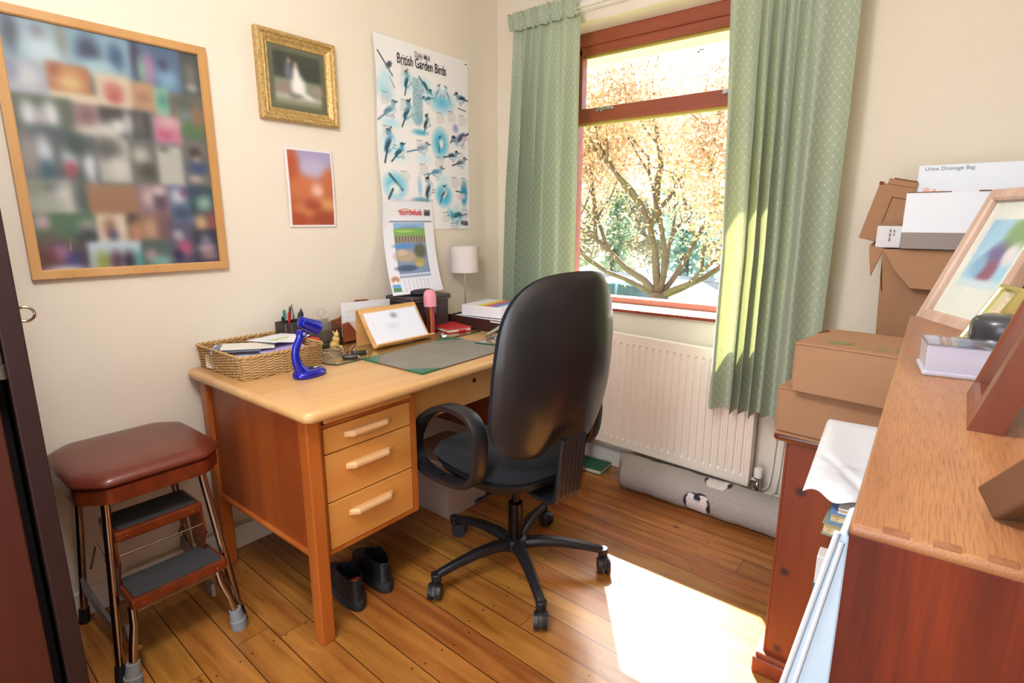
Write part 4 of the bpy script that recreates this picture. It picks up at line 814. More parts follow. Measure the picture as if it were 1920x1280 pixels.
# desk pad
m_padg = mat('grey_marbled_paper', '7d766a', .55, noise=(9, '8f897d', .3)); m_padc = mat('green_leatherette', '1f6a49', .4, coat=.2); m_board = mat('brown_board', '6a4c34', .7)
pc = [(.405, -1.262), (.727, -1.262), (.708, -.738), (.362, -.780)]; t = thing('desk_pad', 'grey desk blotter pad with green corner pieces', 'desk pad', (.55, -1.01, ZT))
b = MB().prism(pc, ZT, ZT+.0045); b.build('board', m_board, t)
b = MB().prism([(a*.996+.0022, c*.996-.004) for a, c in pc], ZT+.0045, ZT+.0055); b.build('blotting_sheet', m_padg, t)
for k in range(4):
    p, q, r = Vector(pc[k]), Vector(pc[(k+1) % 4]), Vector(pc[k-1]); a = p+(q-p).normalized()*.085; c = p+(r-p).normalized()*.085; o_ = (p-Vector((.55, -1.01))).normalized()*.002
    MB().prism([tuple(p+o_), tuple(a+o_*.3), tuple(c+o_*.3)][::1], ZT+.0005, ZT+.0075).build('corner_piece', m_padc, t)
# bent-ply book rest with papers
m_ply = wood('beech_ply', 'd39b58', 'e2b276', axis=1, scale=18, rough=.4, rings=.15)
t = thing('book_rest', 'bent light-wood book rest standing on the desk glass', 'book rest', (.26, -.995, ZT+.005)); Z5 = ZT+.005
b = MB(); c_ = [(.196, Z5), (.197, Z5+.10), (.198, Z5+.140), (.203, Z5+.149), (.212, Z5+.148), (.219, Z5+.138), (.262, Z5+.070), (.302, Z5+.012), (.310, Z5+.006), (.330, Z5+.016), (.339, Z5+.026)]
def ribbon(b, prof, y0, y1, th, sk=0):
    n = len(prof); vs = []
    for y in (y0, y1):
        for i, (x, z) in enumerate(prof):
            dx = prof[min(i+1, n-1)][0]-prof[max(i-1, 0)][0]; dz = prof[min(i+1, n-1)][1]-prof[max(i-1, 0)][1]; L_ = math.hypot(dx, dz); nx_, nz_ = dz/L_*th/2, -dx/L_*th/2
            vs += [(x-nx_, y, z-nz_), (x+nx_, y, z+nz_)]
    m_ = 2*n; fs = []
    for i in range(n-1):
        a = 2*i
        fs += [(a, a+2, a+2+m_, a+m_), (a+1, a+1+m_, a+3+m_, a+3), (a, a+1, a+3, a+2), (a+m_, a+2+m_, a+3+m_, a+1+m_)]
    fs += [(0, m_, m_+1, 1), (m_-2, m_-1, 2*m_-1, 2*m_-2)]
    return b.add(vs, fs)
ribbon(b, c_, -1.142, -.838, .006); b.build('bent_board', m_ply, t, smooth=True, ang=60)
b = MB(); ribbon(b, [(.2275, Z5+.136), (.268, Z5+.072), (.312, Z5+.014)], -1.128, -.850, .003)
tag(b.build('paper_pad', m_paper), 'open white papers resting on the wooden book rest', 'papers')
im = Img(50, 36, 'e6e9f2'); im.ell(.46, .18, .06, .05, '8d929c', soft=.9).ell(.35, .5, .1, .05, 'd3d8e4', soft=1)
def rp(u, v): return (.2310+.084*v+.000, -1.100+.246*u, Z5+.1365-.122*v+.001*math.sin(u*5))
o = im.sheet('top_sheet', rp, m_paperprint); o.modifiers.new('s', 'SOLIDIFY').thickness = .0008; tag(o, 'uppermost white sheet with a grey smudge on the book rest', 'paper')
# letter rack with letters
m_rack = wood('carved_brown_wood', '7a3f22', '98552f', axis=1, scale=30, rough=.5)
t = thing('letter_rack', 'carved brown wooden letter rack behind the book rest', 'letter rack', (.075, -1.0, Z5))
pr = [(-1.150, Z5), (-.850, Z5), (-.850, Z5+.06), (-.88, Z5+.10), (-.93, Z5+.13), (-.97, Z5+.165), (-1.03, Z5+.168), (-1.07, Z5+.13), (-1.12, Z5+.10), (-1.160, Z5+.094), (-1.158, Z5+.05)]
MB().prism(pr, .040, .052, axis=0).build('back_board', m_rack, t, bevel=.003)
pr = [(-1.150, Z5), (-.850, Z5), (-.850, Z5+.05), (-.92, Z5+.035), (-1.0, Z5+.055), (-1.08, Z5+.035), (-1.12, Z5+.09), (-1.150, Z5+.085)]
MB().prism(pr, .108, .118, axis=0).build('front_board', m_rack, t, bevel=.003)
MB().rbox(.040, -1.150, Z5, .118, -.850, Z5+.010, .003).build('rack_base', m_rack, t)
for k, (x, ya, yb, z1, tl, mm, lb) in enumerate(((.060, -1.12, -.86, .160, -.03, m_paper, 'large white envelope standing at the back of the letter rack'), (.072, -1.10, -.90, .135, .02, m_paper4, 'cream envelope in the middle of the letter rack'), (.084, -1.125, -.98, .120, .03, m_paper, 'short white envelope in the letter rack, towards the basket'), (.096, -1.105, -1.0, .088, 0, m_paper4, 'small cream card at the front of the letter rack'))):
    b = MB().rbox(x, ya, Z5+.012, x+.004, yb, Z5+z1, .001); b.xf(Matrix.Translation((x, (ya+yb)/2, Z5+.02)) @ Matrix.Rotation(tl, 4, 'X') @ Matrix.Translation((-x, -(ya+yb)/2, -Z5-.02)))
    tag(b.build('envelope', mm), lb, 'envelope')
# pen box with pens
m_leath = mat('dark_brown_leatherette', '3a302e', .5, bump=(160, .2)); m_stitch = mat('pale_stitching', '9c948c', .7)
t = thing('pen_box', 'dark brown leather-look pen box behind the wicker basket', 'pen holder', (.06, -1.35, Z5))
px0, px1, py0, py1 = .022, .100, -1.396, -1.284
b = MB(); tray_box(b, px0, py0, px1, py1, Z5, Z5+.118, .006); b.build('box_body', m_leath, t, bevel=.002)
MB().box(px0, -1.372, Z5+.004, px1, -1.368, Z5+.112).build('divider', m_leath, t)
for y in (py0+.001, -1.370, py1-.001): MB().tube([(px1+.0005, y, Z5+.004), (px1+.0005, y, Z5+.116)], .0008, 5).build('stitching', m_stitch, t)
pens = [(.08, -1.403, .135, '1a1a1e', 'black ballpoint pen at the left end of the pen box', .01, -.05), (.06, -1.392, .158, '1e8f78', 'green felt pen in the pen box', .0, .02), (.075, -1.380, .150, 'c0232c', 'red felt pen in the pen box', 0, .03), (.05, -1.376, .168, '3c3c40', 'grey metal pen leaning in the pen box', 0, .14), (.07, -1.355, .145, '2a2a2e', 'black marker leaning left in the pen box', 0, .22), (.08, -1.335, .140, '202024', 'fat black marker in the middle of the pen box', 0, .12), (.05, -1.325, .175, '5a4a42', 'thin brown paintbrush standing up from the pen box', 0, -.08), (.08, -1.312, .155, '2c2c34', 'dark grey clip pen at the right of the pen box', 0, -.03), (.06, -1.298, .142, '1c1c22', 'short black pen at the right end of the pen box', 0, -.02)]
for k, (x, y, L_, c, lb, ax, ay) in enumerate(pens):
    y = -1.292+(y+1.292)*.86
    tt = thing('pen', lb, 'pen', (x, y, Z5+.010)); r = .0045 if 'fat' not in lb else .007; r = .002 if 'thin' in lb else r; e = Vector((ax, ay, 1)).normalized()*L_
    m_ = mat('pen_'+c, c, .35); MB().tube([(0, 0, 0), tuple(e*.06), tuple(e*.9), tuple(e)], [r*.3, r, r, r*.7], 10).build('barrel', m_, tt, world=False, smooth=True)
    if r > .003: MB().tube([tuple(e*.72), tuple(e*.96)], [r*1.15, r*1.15], 10).rbox(r, -.001, e.z*.70, r+.002, .001, e.z*.93, .0004).build('cap', m_, tt, world=False, smooth=True)
# red object next to the pen box, acrylic stand, ornament, glasses, keys
m_redp = mat('red_card', 'd2402f', .45); tag(MB().rbox(.112, -1.385, Z5, .165, -1.29, Z5+.055, .004).build('red_packet', m_redp), 'small red packet between the pen box and the basket', 'packet')
m_acr = glassmat('acrylic', 'e9e9ea', .05)
t = thing('acrylic_holder', 'clear acrylic holder standing on the glass beside the pen box', 'holder', (.10, -1.20, Z5))
MB().box(.035, -1.275, Z5, .037, -1.165, Z5+.105).build('back_sheet', m_acr, t); MB().box(.128, -1.262, Z5, .130, -1.165, Z5+.075).build('front_sheet', m_acr, t); MB().box(.035, -1.265, Z5, .130, -1.165, Z5+.003).build('base_sheet', m_acr, t)
MB().box(.035, -1.265, Z5, .130, -1.263, Z5+.09).box(.035, -1.167, Z5, .130, -1.165, Z5+.09).build('side_sheet', m_acr, t)
m_wire = mat('thin_wire', 'b8b2a6', .3, metal=.8)
t = thing('photo_clip', 'thin wire memo clip with a ring top, standing in the acrylic holder', 'memo clip', (.08, -1.225, Z5+.003))
b = MB().tube([(0, 0, 0), (0, 0, .12)], .0010, 6); b.tube([(0, .016*math.cos(a*PI/10), .136+.016*math.sin(a*PI/10)) for a in range(20)], .0009, 5, closed=True); b.build('wire', m_wire, t, world=False)
MB().lathe([(.012, 0), (.012, .003), (.003, .006)], (0, 0, 0), 14).build('foot', m_wire, t, world=False)
m_fig = mat('yellow_resin', 'c7a052', .5, noise=(60, 'e2cc8c', .2)); t = thing('ornament', 'small yellow seated resin ornament on the desk glass', 'ornament', (.172, -1.232, Z5))
b = MB().sphere((0, 0, .018), (.018, .020, .018), 14, 10).sphere((.006, .004, .040), (.014, .015, .018), 14, 10).sphere((.010, .004, .060), (.011, .011, .012), 14, 10).sphere((.016, -.014, .008), (.012, .009, .008), 12, 8).sphere((.016, .016, .008), (.012, .009, .008), 12, 8).sphere((.004, -.005, .071), (.004, .003, .006), 8, 6).sphere((.004, .012, .071), (.004, .003, .006), 8, 6).lathe([(.024, 0), (.022, .004)], (0, 0, 0), 18)
b.build('body', m_fig, t, world=False, smooth=True); 
t = thing('reading_glasses', 'folded wire-rimmed reading glasses on the desk glass by the basket', 'glasses', (.275, -1.335, Z5), math.radians(62))
for sx in (-.034, .034):
    b = MB().tube([(sx+.025*math.cos(a*PI/9), .004*math.sin(a*PI/9), .020+.019*math.sin(a*PI/9)) for a in range(18)], .0013, 6, closed=True); b.build('rim', m_chrome, t, world=False, smooth=True)
    MB().lathe([(.0, 0), (.024, .0004), (.0, .0008)], (sx, 0, .020), 20, axis=1).build('lens', m_acr, t, world=False)
b = MB().tube([(-.010, 0, .026), (-.004, -.002, .031), (.004, -.002, .031), (.010, 0, .026)], .0012, 6); b.build('bridge', m_chrome, t, world=False)
for sg in (-1, 1): MB().tube([(sg*.060, 0, .028), (sg*.050, .012, .024), (-sg*.02, .014+.004*sg, .012), (-sg*.065, .010, .004)], .0013, 6).build('temple_arm', m_chrome, t, world=False)
t = thing('key_ring', 'metal key ring with a key beside the two black key fobs', 'keys', (.270, -1.215, Z5))
b = MB().tube([(.014*math.cos(a*PI/10), .014*math.sin(a*PI/10), .0015+.012*(1+math.sin(a*PI/10))) for a in range(20)], .0012, 6, closed=True); b.build('ring', m_chrome, t, world=False)
b = MB().rbox(.00, -.075, .001, .012, -.03, .004, .001).lathe([(.012, 0), (.012, .003)], (.006, -.020, .001), 14); b.build('key', m_chrome, t, world=False)
m_fob = mat('black_fob_plastic', '141416', .25, coat=.4)
for (x, y, a, lb) in ((.352, -1.285, .9, 'black car key fob at the front edge of the desk glass'), (.318, -1.222, 1.0, 'black car key fob behind the other, nearer the book rest')):
    t = thing('key_fob', lb, 'key fob', (x, y, Z5), a-PI/2)
    b = MB(); slab(b, -.016, -.030, .016, .030, 0, .012, .010, .004); b.build('shell', m_fob, t, world=False, smooth=True, ang=60)
    MB().rbox(-.011, .026, .002, .011, .034, .010, .002).build('chrome_tip', m_chrome, t, world=False)
# black box with round case
t = thing('storage_box', 'dark brown leather-look lidded box with pale stitching on the desk', 'box', (.10, -.71, Z5))
MB().rbox(.010, -.822, Z5, .184, -.598, ZT+.150, .003).build('box_body', m_leath, t)
MB().rbox(.004, -.832, ZT+.146, .192, -.588, ZT+.170, .004).build('lid', m_leath, t)
for y in (-.8325, -.5875): MB().tube([(.1925, y, ZT+.148), (.1925, y, ZT+.168)], .0009, 5).build('stitching', m_stitch, t)
for z in (ZT+.1495, ZT+.1665): MB().tube([(.1928, -.592, z), (.1928, -.828, z), (.188, -.8328, z), (.008, -.8328, z)], .0007, 4).build('stitching', m_stitch, t)
m_case = mat('black_soft_case', '26242a', .55); b = MB().lathe([(.035, 0), (.055, .004), (.062, .012), (.058, .020), (.040, .026), (.0, .028)], (.125, -.715, ZT+.1705), 32, ex=.85, ey=1.1)
tag(b.build('round_case', m_case, smooth='all'), 'flat oval black case on the lid of the leather-look box', 'case')
# pencil tumbler: clear tube, pink cap, pencils (plain stand-in cap)
m_pink = mat('pink_plastic', 'e58a9c', .4, noise=(240, 'eea0ae', .1)); m_tubecl = glassmat('clear_purple_plastic', 'e9d2da', .04)
tx, ty = .222, -.752
t = thing('pencil_tube', 'clear upright pencil tube with a pink cap in front of the dark box', 'pencil holder', (tx, ty, Z5))
MB().lathe([(.027, 0), (.028, .004), (.028, .128)], (tx, ty, Z5), 28).build('clear_tube', m_tubecl, t, smooth=True)
MB().lathe([(.0295, .124), (.0295, .168), (.028, .182), (.022, .193), (.012, .199), (.0, .201)], (tx, ty, Z5), 28).build('pink_cap', m_pink, t, smooth=True, ang=50)
for k, (dx, dy, c, lb) in enumerate(((.012, -.006, 'e3b12c', 'yellow'), (.014, .006, 'e2507a', 'pink'), (.006, .015, '7d2f8e', 'purple'), (-.002, -.016, '8a2440', 'dark red'), (-.010, .008, 'c0562a', 'orange'))):
    tag(MB().tube([(tx+dx, ty+dy, Z5+.002), (tx+dx*.9, ty+dy*.9, Z5+.123)], .0055, 6).build('pencil', mat('pencil_'+lb.replace(' ', '_'), c, .45)), lb+' pencil standing inside the clear tube with the pink cap', 'pencil')
# red notebook, clip keys, letter tray, white book box, staplers
m_redb = mat('red_leather_cover', 'c81e2c', .4, coat=.2)
t = thing('red_notebook', 'red notebook lying on the desk glass in front of the letter tray', 'notebook', (.240, -.640, Z5), math.radians(-14))
MB().rbox(-.083, -.060, .003, .083, .060, .017, .002).build('pages', m_page, t, world=False); MB().rbox(-.088, -.065, .017, .088, .065, .0205, .001).rbox(-.088, -.065, 0, .088, .065, .003, .001).rbox(-.090, -.065, 0, -.086, .065, .0205, .001).build('cover', m_redb, t, world=False)
MB().rbox(.086, -.01, .004, .092, .03, .012, .002).build('clasp', m_redb, t, world=False)
t = thing('small_keys', 'pair of small keys with a pale tag in front of the red notebook', 'keys', (.318, -.78, Z5), math.radians(40))
b = MB().lathe([(.008, 0), (.008, .002)], (0, 0, .001), 12).rbox(.006, -.003, .001, .026, .003, .003, .001).lathe([(.007, 0), (.007, .002)], (.0, -.020, .001), 12).rbox(.006, -.022, .001, .024, -.018, .003, .001); b.build('key', m_chrome, t, world=False)
MB().tube([(.0, .008, .002), (.006, .03, .004), (.002, .055, .003)], .0025, 8).build('tag_strap', m_paper4, t, world=False)
t = thing('letter_tray', 'dark brown wooden letter tray with curved sides at the far end of the desk', 'letter tray', (.33, -.42, Z5))
sp_ = [(.125, Z5), (.60, Z5), (.605, Z5+.012), (.56, Z5+.035), (.52, Z5+.048), (.47, Z5+.052), (.125, Z5+.052)]
m_tray = mat('dark_wenge', '35201c', .35, coat=.2, noise=(30, '422823', .3))
for y in (-.552, -.262): MB().prism(sp_, y, y+.010, axis=1).build('tray_side', m_tray, t, bevel=.002)
MB().rbox(.125, -.555, Z5, .60, -.262, Z5+.007, .001).build('tray_floor', m_tray, t); MB().rbox(.125, -.555, Z5, .135, -.262, Z5+.05, .001).build('tray_back', m_tray, t)
sheetb('tray_papers', .37, -.405, Z5+.0075, .38, .24, .034, .03, m_paper3, 'deep pile of grey papers in the dark letter tray')
sheetb('tray_papers', .39, -.42, Z5+.042, .42, .26, .006, -.07, m_paper, 'loose white sheets on top of the letter tray pile', curl=.4)
im = Img(50, 50, 'ece9ee'); im.rect(.35, 0, .55, 1, 'e6d24a').rect(.55, 0, .68, 1, 'd86a6a').rect(.68, 0, .8, 1, '8a6fc0').rect(.8, 0, .9, 1, '5a9fd8')
t = thing('white_carton', 'flat white carton with a coloured stripe on top, lying on the letter tray', 'carton', (.305, -.40, ZT+.058), math.radians(8))
MB().rbox(-.115, -.115, 0, .115, .115, .052, .002).build('carton_body', mat('white_card', 'e4dfe0', .5), t, world=False)
im.sheet('printed_top', lambda u, v: (-.11+.22*u, .11-.22*v, .0526), m_paperprint, t, world=False)
for k, (x, y, a, lb) in enumerate(((.545, -.668, -.5, 'silver stapler on the small glass sheet, nearer the desk pad'), (.590, -.66, -.4, 'silver hole punch on the small glass sheet beside the office chair back'))):
    t = thing(('stapler', 'hole_punch')[k], lb, ('stapler', 'hole punch')[k], (x, y, ZT+.0112), a)
    MB().rbox(-.012, -.045, 0, .012, .035, .006, .002).build('base', m_chrome, t, world=False)
    b = MB(); b.sweep([(0, -.040, .012), (0, -.015, .024), (0, .012, .036), (0, .030, .048)], [(-.010, -.004), (.010, -.004), (.010, .004), (.006, .008), (-.006, .008), (-.010, .004)], (0, 0, 1)); b.build('lever', m_chrome, t, world=False, smooth=True)
    MB().rbox(-.009, -.042, .006, .009, -.022, .018, .003).cyl((-.012, -.030, .012), (.012, -.030, .012), .007).build('hinge_block', m_chrome, t, world=False)
# small lamp
t = thing('table_lamp', 'small table lamp with a white drum shade and thin chrome stem in the corner', 'lamp', (.09, -.385, Z5))
# it stands behind the tray, on the bare desk
t.location = (.085, -.375, ZT)
m_shade = mat('white_lamp_fabric', 'd9cfcd', .8); m_stem = mat('pale_brass_stem', 'c9c0a4', .2, metal=.9)
MB().lathe([(.034, 0), (.036, .004), (.032, .010), (.006, .014)], (.085, -.375, ZT), 28).build('foot', m_stem, t, smooth=True)
MB().cyl((.085, -.375, ZT+.01), (.085, -.375, 1.08), .0035, seg=12).build('stem', m_stem, t, smooth=True)
b = MB(); n = 48
for r, z in ((.074, 1.012), (.074, 1.145), (.0725, 1.145), (.0725, 1.012)):
    b.v += [(.085+r*math.cos(2*PI*k/n), -.375+r*math.sin(2*PI*k/n), z) for k in range(n)]
b.f = [(i*n+k, i*n+(k+1) % n, ((i+1) % 4)*n+(k+1) % n, ((i+1) % 4)*n+k) for i in range(4) for k in range(n)]; b.m = [0]*len(b.f)
b.build('shade', m_shade, t, smooth=True)
b = MB()
for a in (0, 2*PI/3, 4*PI/3): b.cyl((.085, -.375, 1.08), (.085+.073*math.cos(a), -.375+.073*math.sin(a), 1.10), .0015, seg=6)
b.build('shade_carrier', m_stem, t)
# ================================================================ OFFICE CHAIR  (local x = forward)
m_cpl = mat('black_chair_plastic', '1d1d20', .38, bump=(400, .12)); m_cfab = mat('black_chair_fabric', '0f1014', .95, sheen=.05, noise=(260, '1b1d25', .18), bump=(350, .5)); m_cgas = mat('dark_gas_column', '221c1a', .22, metal=.6)
ch = thing('office_chair', 'black swivel office chair with high plastic-backed backrest and loop armrests', 'chair', (.94, -1.02, 0), math.radians(170))
# local frame: +x forward (towards the desk); +y is away from the camera for this rotation
Cb = lambda mb, n, m=m_cpl, **k: mb.build(n, m, ch, world=False, **k)
basa = [math.radians(a-170) for a in (-109, -37, 35, 107, 179)]
b = MB().lathe([(.030, .072), (.044, .078), (.046, .095), (.040, .118), (.030, .124)], (0, 0, 0), 28); Cb(b, 'base_hub', smooth=True)
meas = [(-.078, -.352), (.298, -.254), (.319, .125), (-.044, .291), (-.298, .019)]
for a, (mx_, my) in zip(basa, meas):
    c, s_ = math.cos(a), math.sin(a)
    pts = [(c*r, s_*r, z) for r, z in ((.028, .100), (.09, .110), (.17, .108), (.25, .096), (.310, .084), (.328, .074))]
    b = MB(); b.sweep(pts, [(-.020, -.016), (.020, -.016), (.022, .0), (.014, .014), (-.014, .014), (-.022, .0)], (0, 0, 1))
    k6 = 6
    for i in range(len(pts)):
        f_ = (1.15, 1.05, .92, .80, .74, .62)[i]
        for q in range(k6): v = Vector(b.v[i*k6+q]); p = Vector(pts[i]); b.v[i*k6+q] = tuple(p+(v-p)*f_)
    b.cyl((c*.325, s_*.325, .050), (c*.325, s_*.325, .086), .017, .019)
    Cb(b, 'base_leg', smooth=True, ang=50, bevel=.003)
    # castor direction
    R_ = Matrix.Rotation(math.radians(-170), 3, 'Z'); w_ = R_ @ Vector((mx_, my, 0)); d = (w_-Vector((c*.325, s_*.325, 0))); d = d.normalized() if d.length > .005 else Vector((c, s_, 0)); n_ = Vector((-d.y, d.x, 0)); wc = Vector((c*.325, s_*.325, .0295))+d*.020
    hb = MB().sweep([tuple(wc+n_*q) for q in (-.006, .006)], [(.031*math.cos(t_*PI/8), .031*math.sin(t_*PI/8)) for t_ in range(0, 9)], (0, 0, 1)); cst = Cb(hb, 'castor', smooth=True)
    for sg in (-1, 1):
        wl = MB().cyl(tuple(wc+n_*sg*.008), tuple(wc+n_*sg*.022), .0293, .0275, seg=24); wl.build('wheel', m_cpl, cst, world=False, smooth=True)
b = MB().lathe([(.028, .10), (.028, .26), (.026, .262), (.014, .264), (.014, .36)], (0, 0, 0), 28); Cb(b, 'gas_column', m_cgas, smooth=True)
b = MB().rbox(-.10, -.06, .352, .10, .06, .385, .008).rbox(-.02, -.02, .335, .04, .02, .355, .004); Cb(b, 'tilt_mechanism')
b = MB().cyl((-.02, .04, .368), (-.05, .20, .362), .005, seg=10).cyl((-.05, .20, .362), (-.056, .225, .361), .009, seg=10); Cb(b, 'height_lever', smooth=True)
def seatfn(a, b_, h): 
    x = .035+.245*a; y = .245*b_*(1-.06*max(0, -a)); z = .455+h-.030*max(0, a)**3*1.2+.012*b_*b_; return (x, y, z)
Cb(MB().disk(seatfn, .035, .052, e=3.2, p=6), 'seat_cushion', m_cfab, smooth='all')
def panfn(a, b_, h): return (.030+.238*a, .238*b_, .438+h-.02*max(0, a)**3)
Cb(MB().disk(panfn, .056, .012, e=3, p=5), 'seat_pan', m_cpl, smooth='all')
# armrest loops
loop = [(.235, .50), (.215, .55), (.165, .610), (.09, .658), (.01, .683), (-.07, .684), (-.118, .662), (-.138, .615), (-.138, .555), (-.125, .495), (-.09, .455), (-.03, .432), (.05, .420), (.13, .416), (.195, .428), (.228, .458)]
for sg in (1, -1):
    n = len(loop); sm = []
    for i in range(n):
        p0, p1, p2, p3 = (Vector((*loop[(i+q) % n], 0)) for q in (-1, 0, 1, 2))
        for q in range(4):
            t_ = q/4; sm.append(.5*((2*p1)+(-p0+p2)*t_+(2*p0-5*p1+4*p2-p3)*t_*t_+(-p0+3*p1-3*p2+p3)*t_**3))
    b = MB(); b.sweep([(p.x, sg*.272, p.y) for p in sm], [(-.008, -.026), (.008, -.026), (.011, -.018), (.011, .018), (.008, .026), (-.008, .026), (-.012, .018), (-.012, -.018)], (0, 1, 0), closed=True); Cb(b, 'armrest', smooth=True, ang=50)
    b = MB().rbox(.03, min(sg*.12, sg*.275), .402, .075, max(sg*.12, sg*.275), .412, .002).rbox(.03, min(sg*.262, sg*.280), .402, .075, max(sg*.262, sg*.280), .43, .002); Cb(b, 'arm_bracket', m_cgas)
# backrest
def backfn(front):
    def f(a, b_, h):
        z = .825+.30*b_-.020*a*a*max(0, b_)**2; y = .262*a*(1-.10*max(0, b_+.25)**2)
        x = -.262-.035*b_-.022*math.cos(b_*2.4+.3)+.085*abs(a)**2.2*(1-.35*max(0, b_)); 
        if b_ < 0: z += .050*math.exp(-(a/.22)**2)*min(1, b_*b_*1.1)
        return (x+(h if front else h), y, z)
    return f
Cb(MB().disk(lambda a, b_, h: backfn(0)(a, b_, h), .020, .014, e=3.9, p=6, nr=16, na=72), 'back_shell', mat('black_glossy_shell', '211f20', .33, coat=.15, bump=(350, .06)), smooth='all')
def cushf(a, b_, h): x, y, z = backfn(1)(a*.985, b_*.985, 0); return (x+.022+h, y, z)
Cb(MB().disk(cushf, .012, .045, e=3.9, p=4, nr=12, na=64), 'back_cushion', m_cfab, smooth='all')
b = MB(); path = [(-.02, 0, .372), (-.14, 0, .368), (-.215, 0, .366), (-.243, 0, .376), (-.256, 0, .40), (-.262, 0, .46), (-.272, 0, .56), (-.278, 0, .60)]
hw = .058; prof = [(-hw, -.006), (hw, -.006)]; nr_ = 6
top_ = []
for k in range(nr_):
    x0 = hw-2*hw*k/nr_; x1 = hw-2*hw*(k+1)/nr_; top_ += [(x0, .004), (x0-.003, .009), (x1+.003, .009), (x1, .004)]
vs = []; m_ = len(prof+top_); P = [Vector(p) for p in path]
for i, p in enumerate(P):
    d = (P[min(i+1, len(P)-1)]-P[max(i-1, 0)]).normalized(); nn = Vector((0, 1, 0)).cross(d); nn = nn if nn.x < 0 or nn.z < -.5 else -nn
    if i <= 2 and nn.z > 0: nn = -nn
    vs += [tuple(p+Vector((0, a, 0))+nn*c) for a, c in prof+top_]
b.add(vs, [(i*m_+k, i*m_+(k+1) % m_, (i+1)*m_+(k+1) % m_, (i+1)*m_+k) for i in range(len(P)-1) for k in range(m_)]+[tuple(range(m_)), tuple((len(P)-1)*m_+k for k in range(m_))])
Cb(b, 'back_bracket', smooth=False)
# ================================================================ STEP STOOL
m_vinyl = mat('red_brown_vinyl', '743322', .32, coat=.25, noise=(7, '5e2a20', .3)); m_bronze = mat('bronze_painted_metal', '88401f', .3, metal=.45, noise=(25, '70331a', .2)); m_tread = mat('grey_rubber_tread', '3b3b3d', .85, bump=(90, .3)); m_rubg = mat('grey_rubber_foot', '7c8285', .6); m_rubb = mat('black_rubber_foot', '101012', .6)
m_tube = mat('worn_chrome_tube', 'a89888', .18, metal=1)
st = thing('step_stool', 'folding kitchen step stool with red-brown vinyl seat and two rubber-topped steps', 'stool', (.22, -1.97, 0))
sx0, sx1, sy0, sy1 = .006, .398, -2.165, -1.785
def chamf(x0, y0, x1, y1, c, r=.013):
    P = [(x0+c, y0), (x1-c, y0), (x1, y0+c), (x1, y1-c), (x1-c, y1), (x0+c, y1), (x0, y1-c), (x0, y0+c)]; out = []
    for i in range(8):
        a, p, q = Vector(P[i-1]), Vector(P[i]), Vector(P[(i+1) % 8]); u = (a-p).normalized()*r*1.6; w_ = (q-p).normalized()*r*1.6
        for t_ in (0, .33, .66, 1): out.append(tuple((p+u)*(1-t_)**2+p*2*t_*(1-t_)+(p+w_)*t_*t_))
    return out
def stack(b, rings):
    m_ = len(rings[0]); return b.add([p for r in rings for p in r], [tuple(range(m_))[::-1], tuple((len(rings)-1)*m_+k for k in range(m_))]+[(i*m_+k, i*m_+(k+1) % m_, (i+1)*m_+(k+1) % m_, (i+1)*m_+k) for i in range(len(rings)-1) for k in range(m_)])
def rg(off, z, c=.060): return [(p[0], p[1], z) for p in chamf(sx0+off, sy0+off, sx1-off, sy1-off, c-off*.3)]
b = stack(MB(), [rg(.012, .560), rg(.010, .567), rg(-.003, .571), rg(-.004, .580), rg(.002, .589), rg(.012, .597), rg(.04, .603), rg(.09, .605)]); b.build('seat', m_vinyl, st, smooth=True, ang=70)
b = stack(MB(), [rg(.010, .516), rg(.003, .520), rg(.003, .562), rg(.012, .565)]); b.build('seat_rim', m_bronze, st, smooth=True, ang=50)
legs = [((.345, -2.100, .54), (.412, -2.143, .02), 0), ((.345, -1.845, .54), (.428, -1.812, .02), 0), ((.075, -2.100, .54), (.042, -2.135, .02), 1), ((.085, -1.850, .54), (.040, -1.800, .02), 1)]
for a, c, bk in legs:
    A, B_ = Vector(a), Vector(c); m1 = A+Vector((0, 0, -.05)); b = MB().tube([tuple(A), tuple(m1), tuple(m1.lerp(B_, .15)), tuple(m1.lerp(B_, .5)), tuple(B_)], .0115, 14)
    lg = b.build('leg', m_tube, st, smooth=True)
    u = (B_-m1).normalized(); f = MB().tube([tuple(B_-u*.03), tuple(B_+u*.018)], [.0145, .016], 14); f.v = [tuple(np.array(v)-np.array(st.location[:])) for v in f.v]; f.build('rubber_foot', m_rubb, lg, world=False, smooth=True)
def step(x0, x1, y0, y1, z, th):
    b = MB().rbox(x0, y0, z-th, x1, y1, z, .007); s_ = b.build('step', m_bronze, st)
    q = MB(); slab(q, x0+.008, y0+.012, x1-.010, y1-.012, z, z+.003, .012, .001); q.v = [tuple(np.array(v)-np.array(st.location[:])) for v in q.v]; q.build('rubber_tread', m_tread, s_, world=False)
    q = MB()
    for yy in (y0+.03, y1-.03): q.sphere((x1+.001, yy, z-.02), (.003, .005, .005), 10, 6)
    q.v = [tuple(np.array(v)-np.array(st.location[:])) for v in q.v]; q.build('rivet', m_bronze, s_, world=False, smooth=True)
step(.222, .366, -2.095, -1.862, .420, .034); step(.298, .440, -2.100, -1.838, .243, .034)
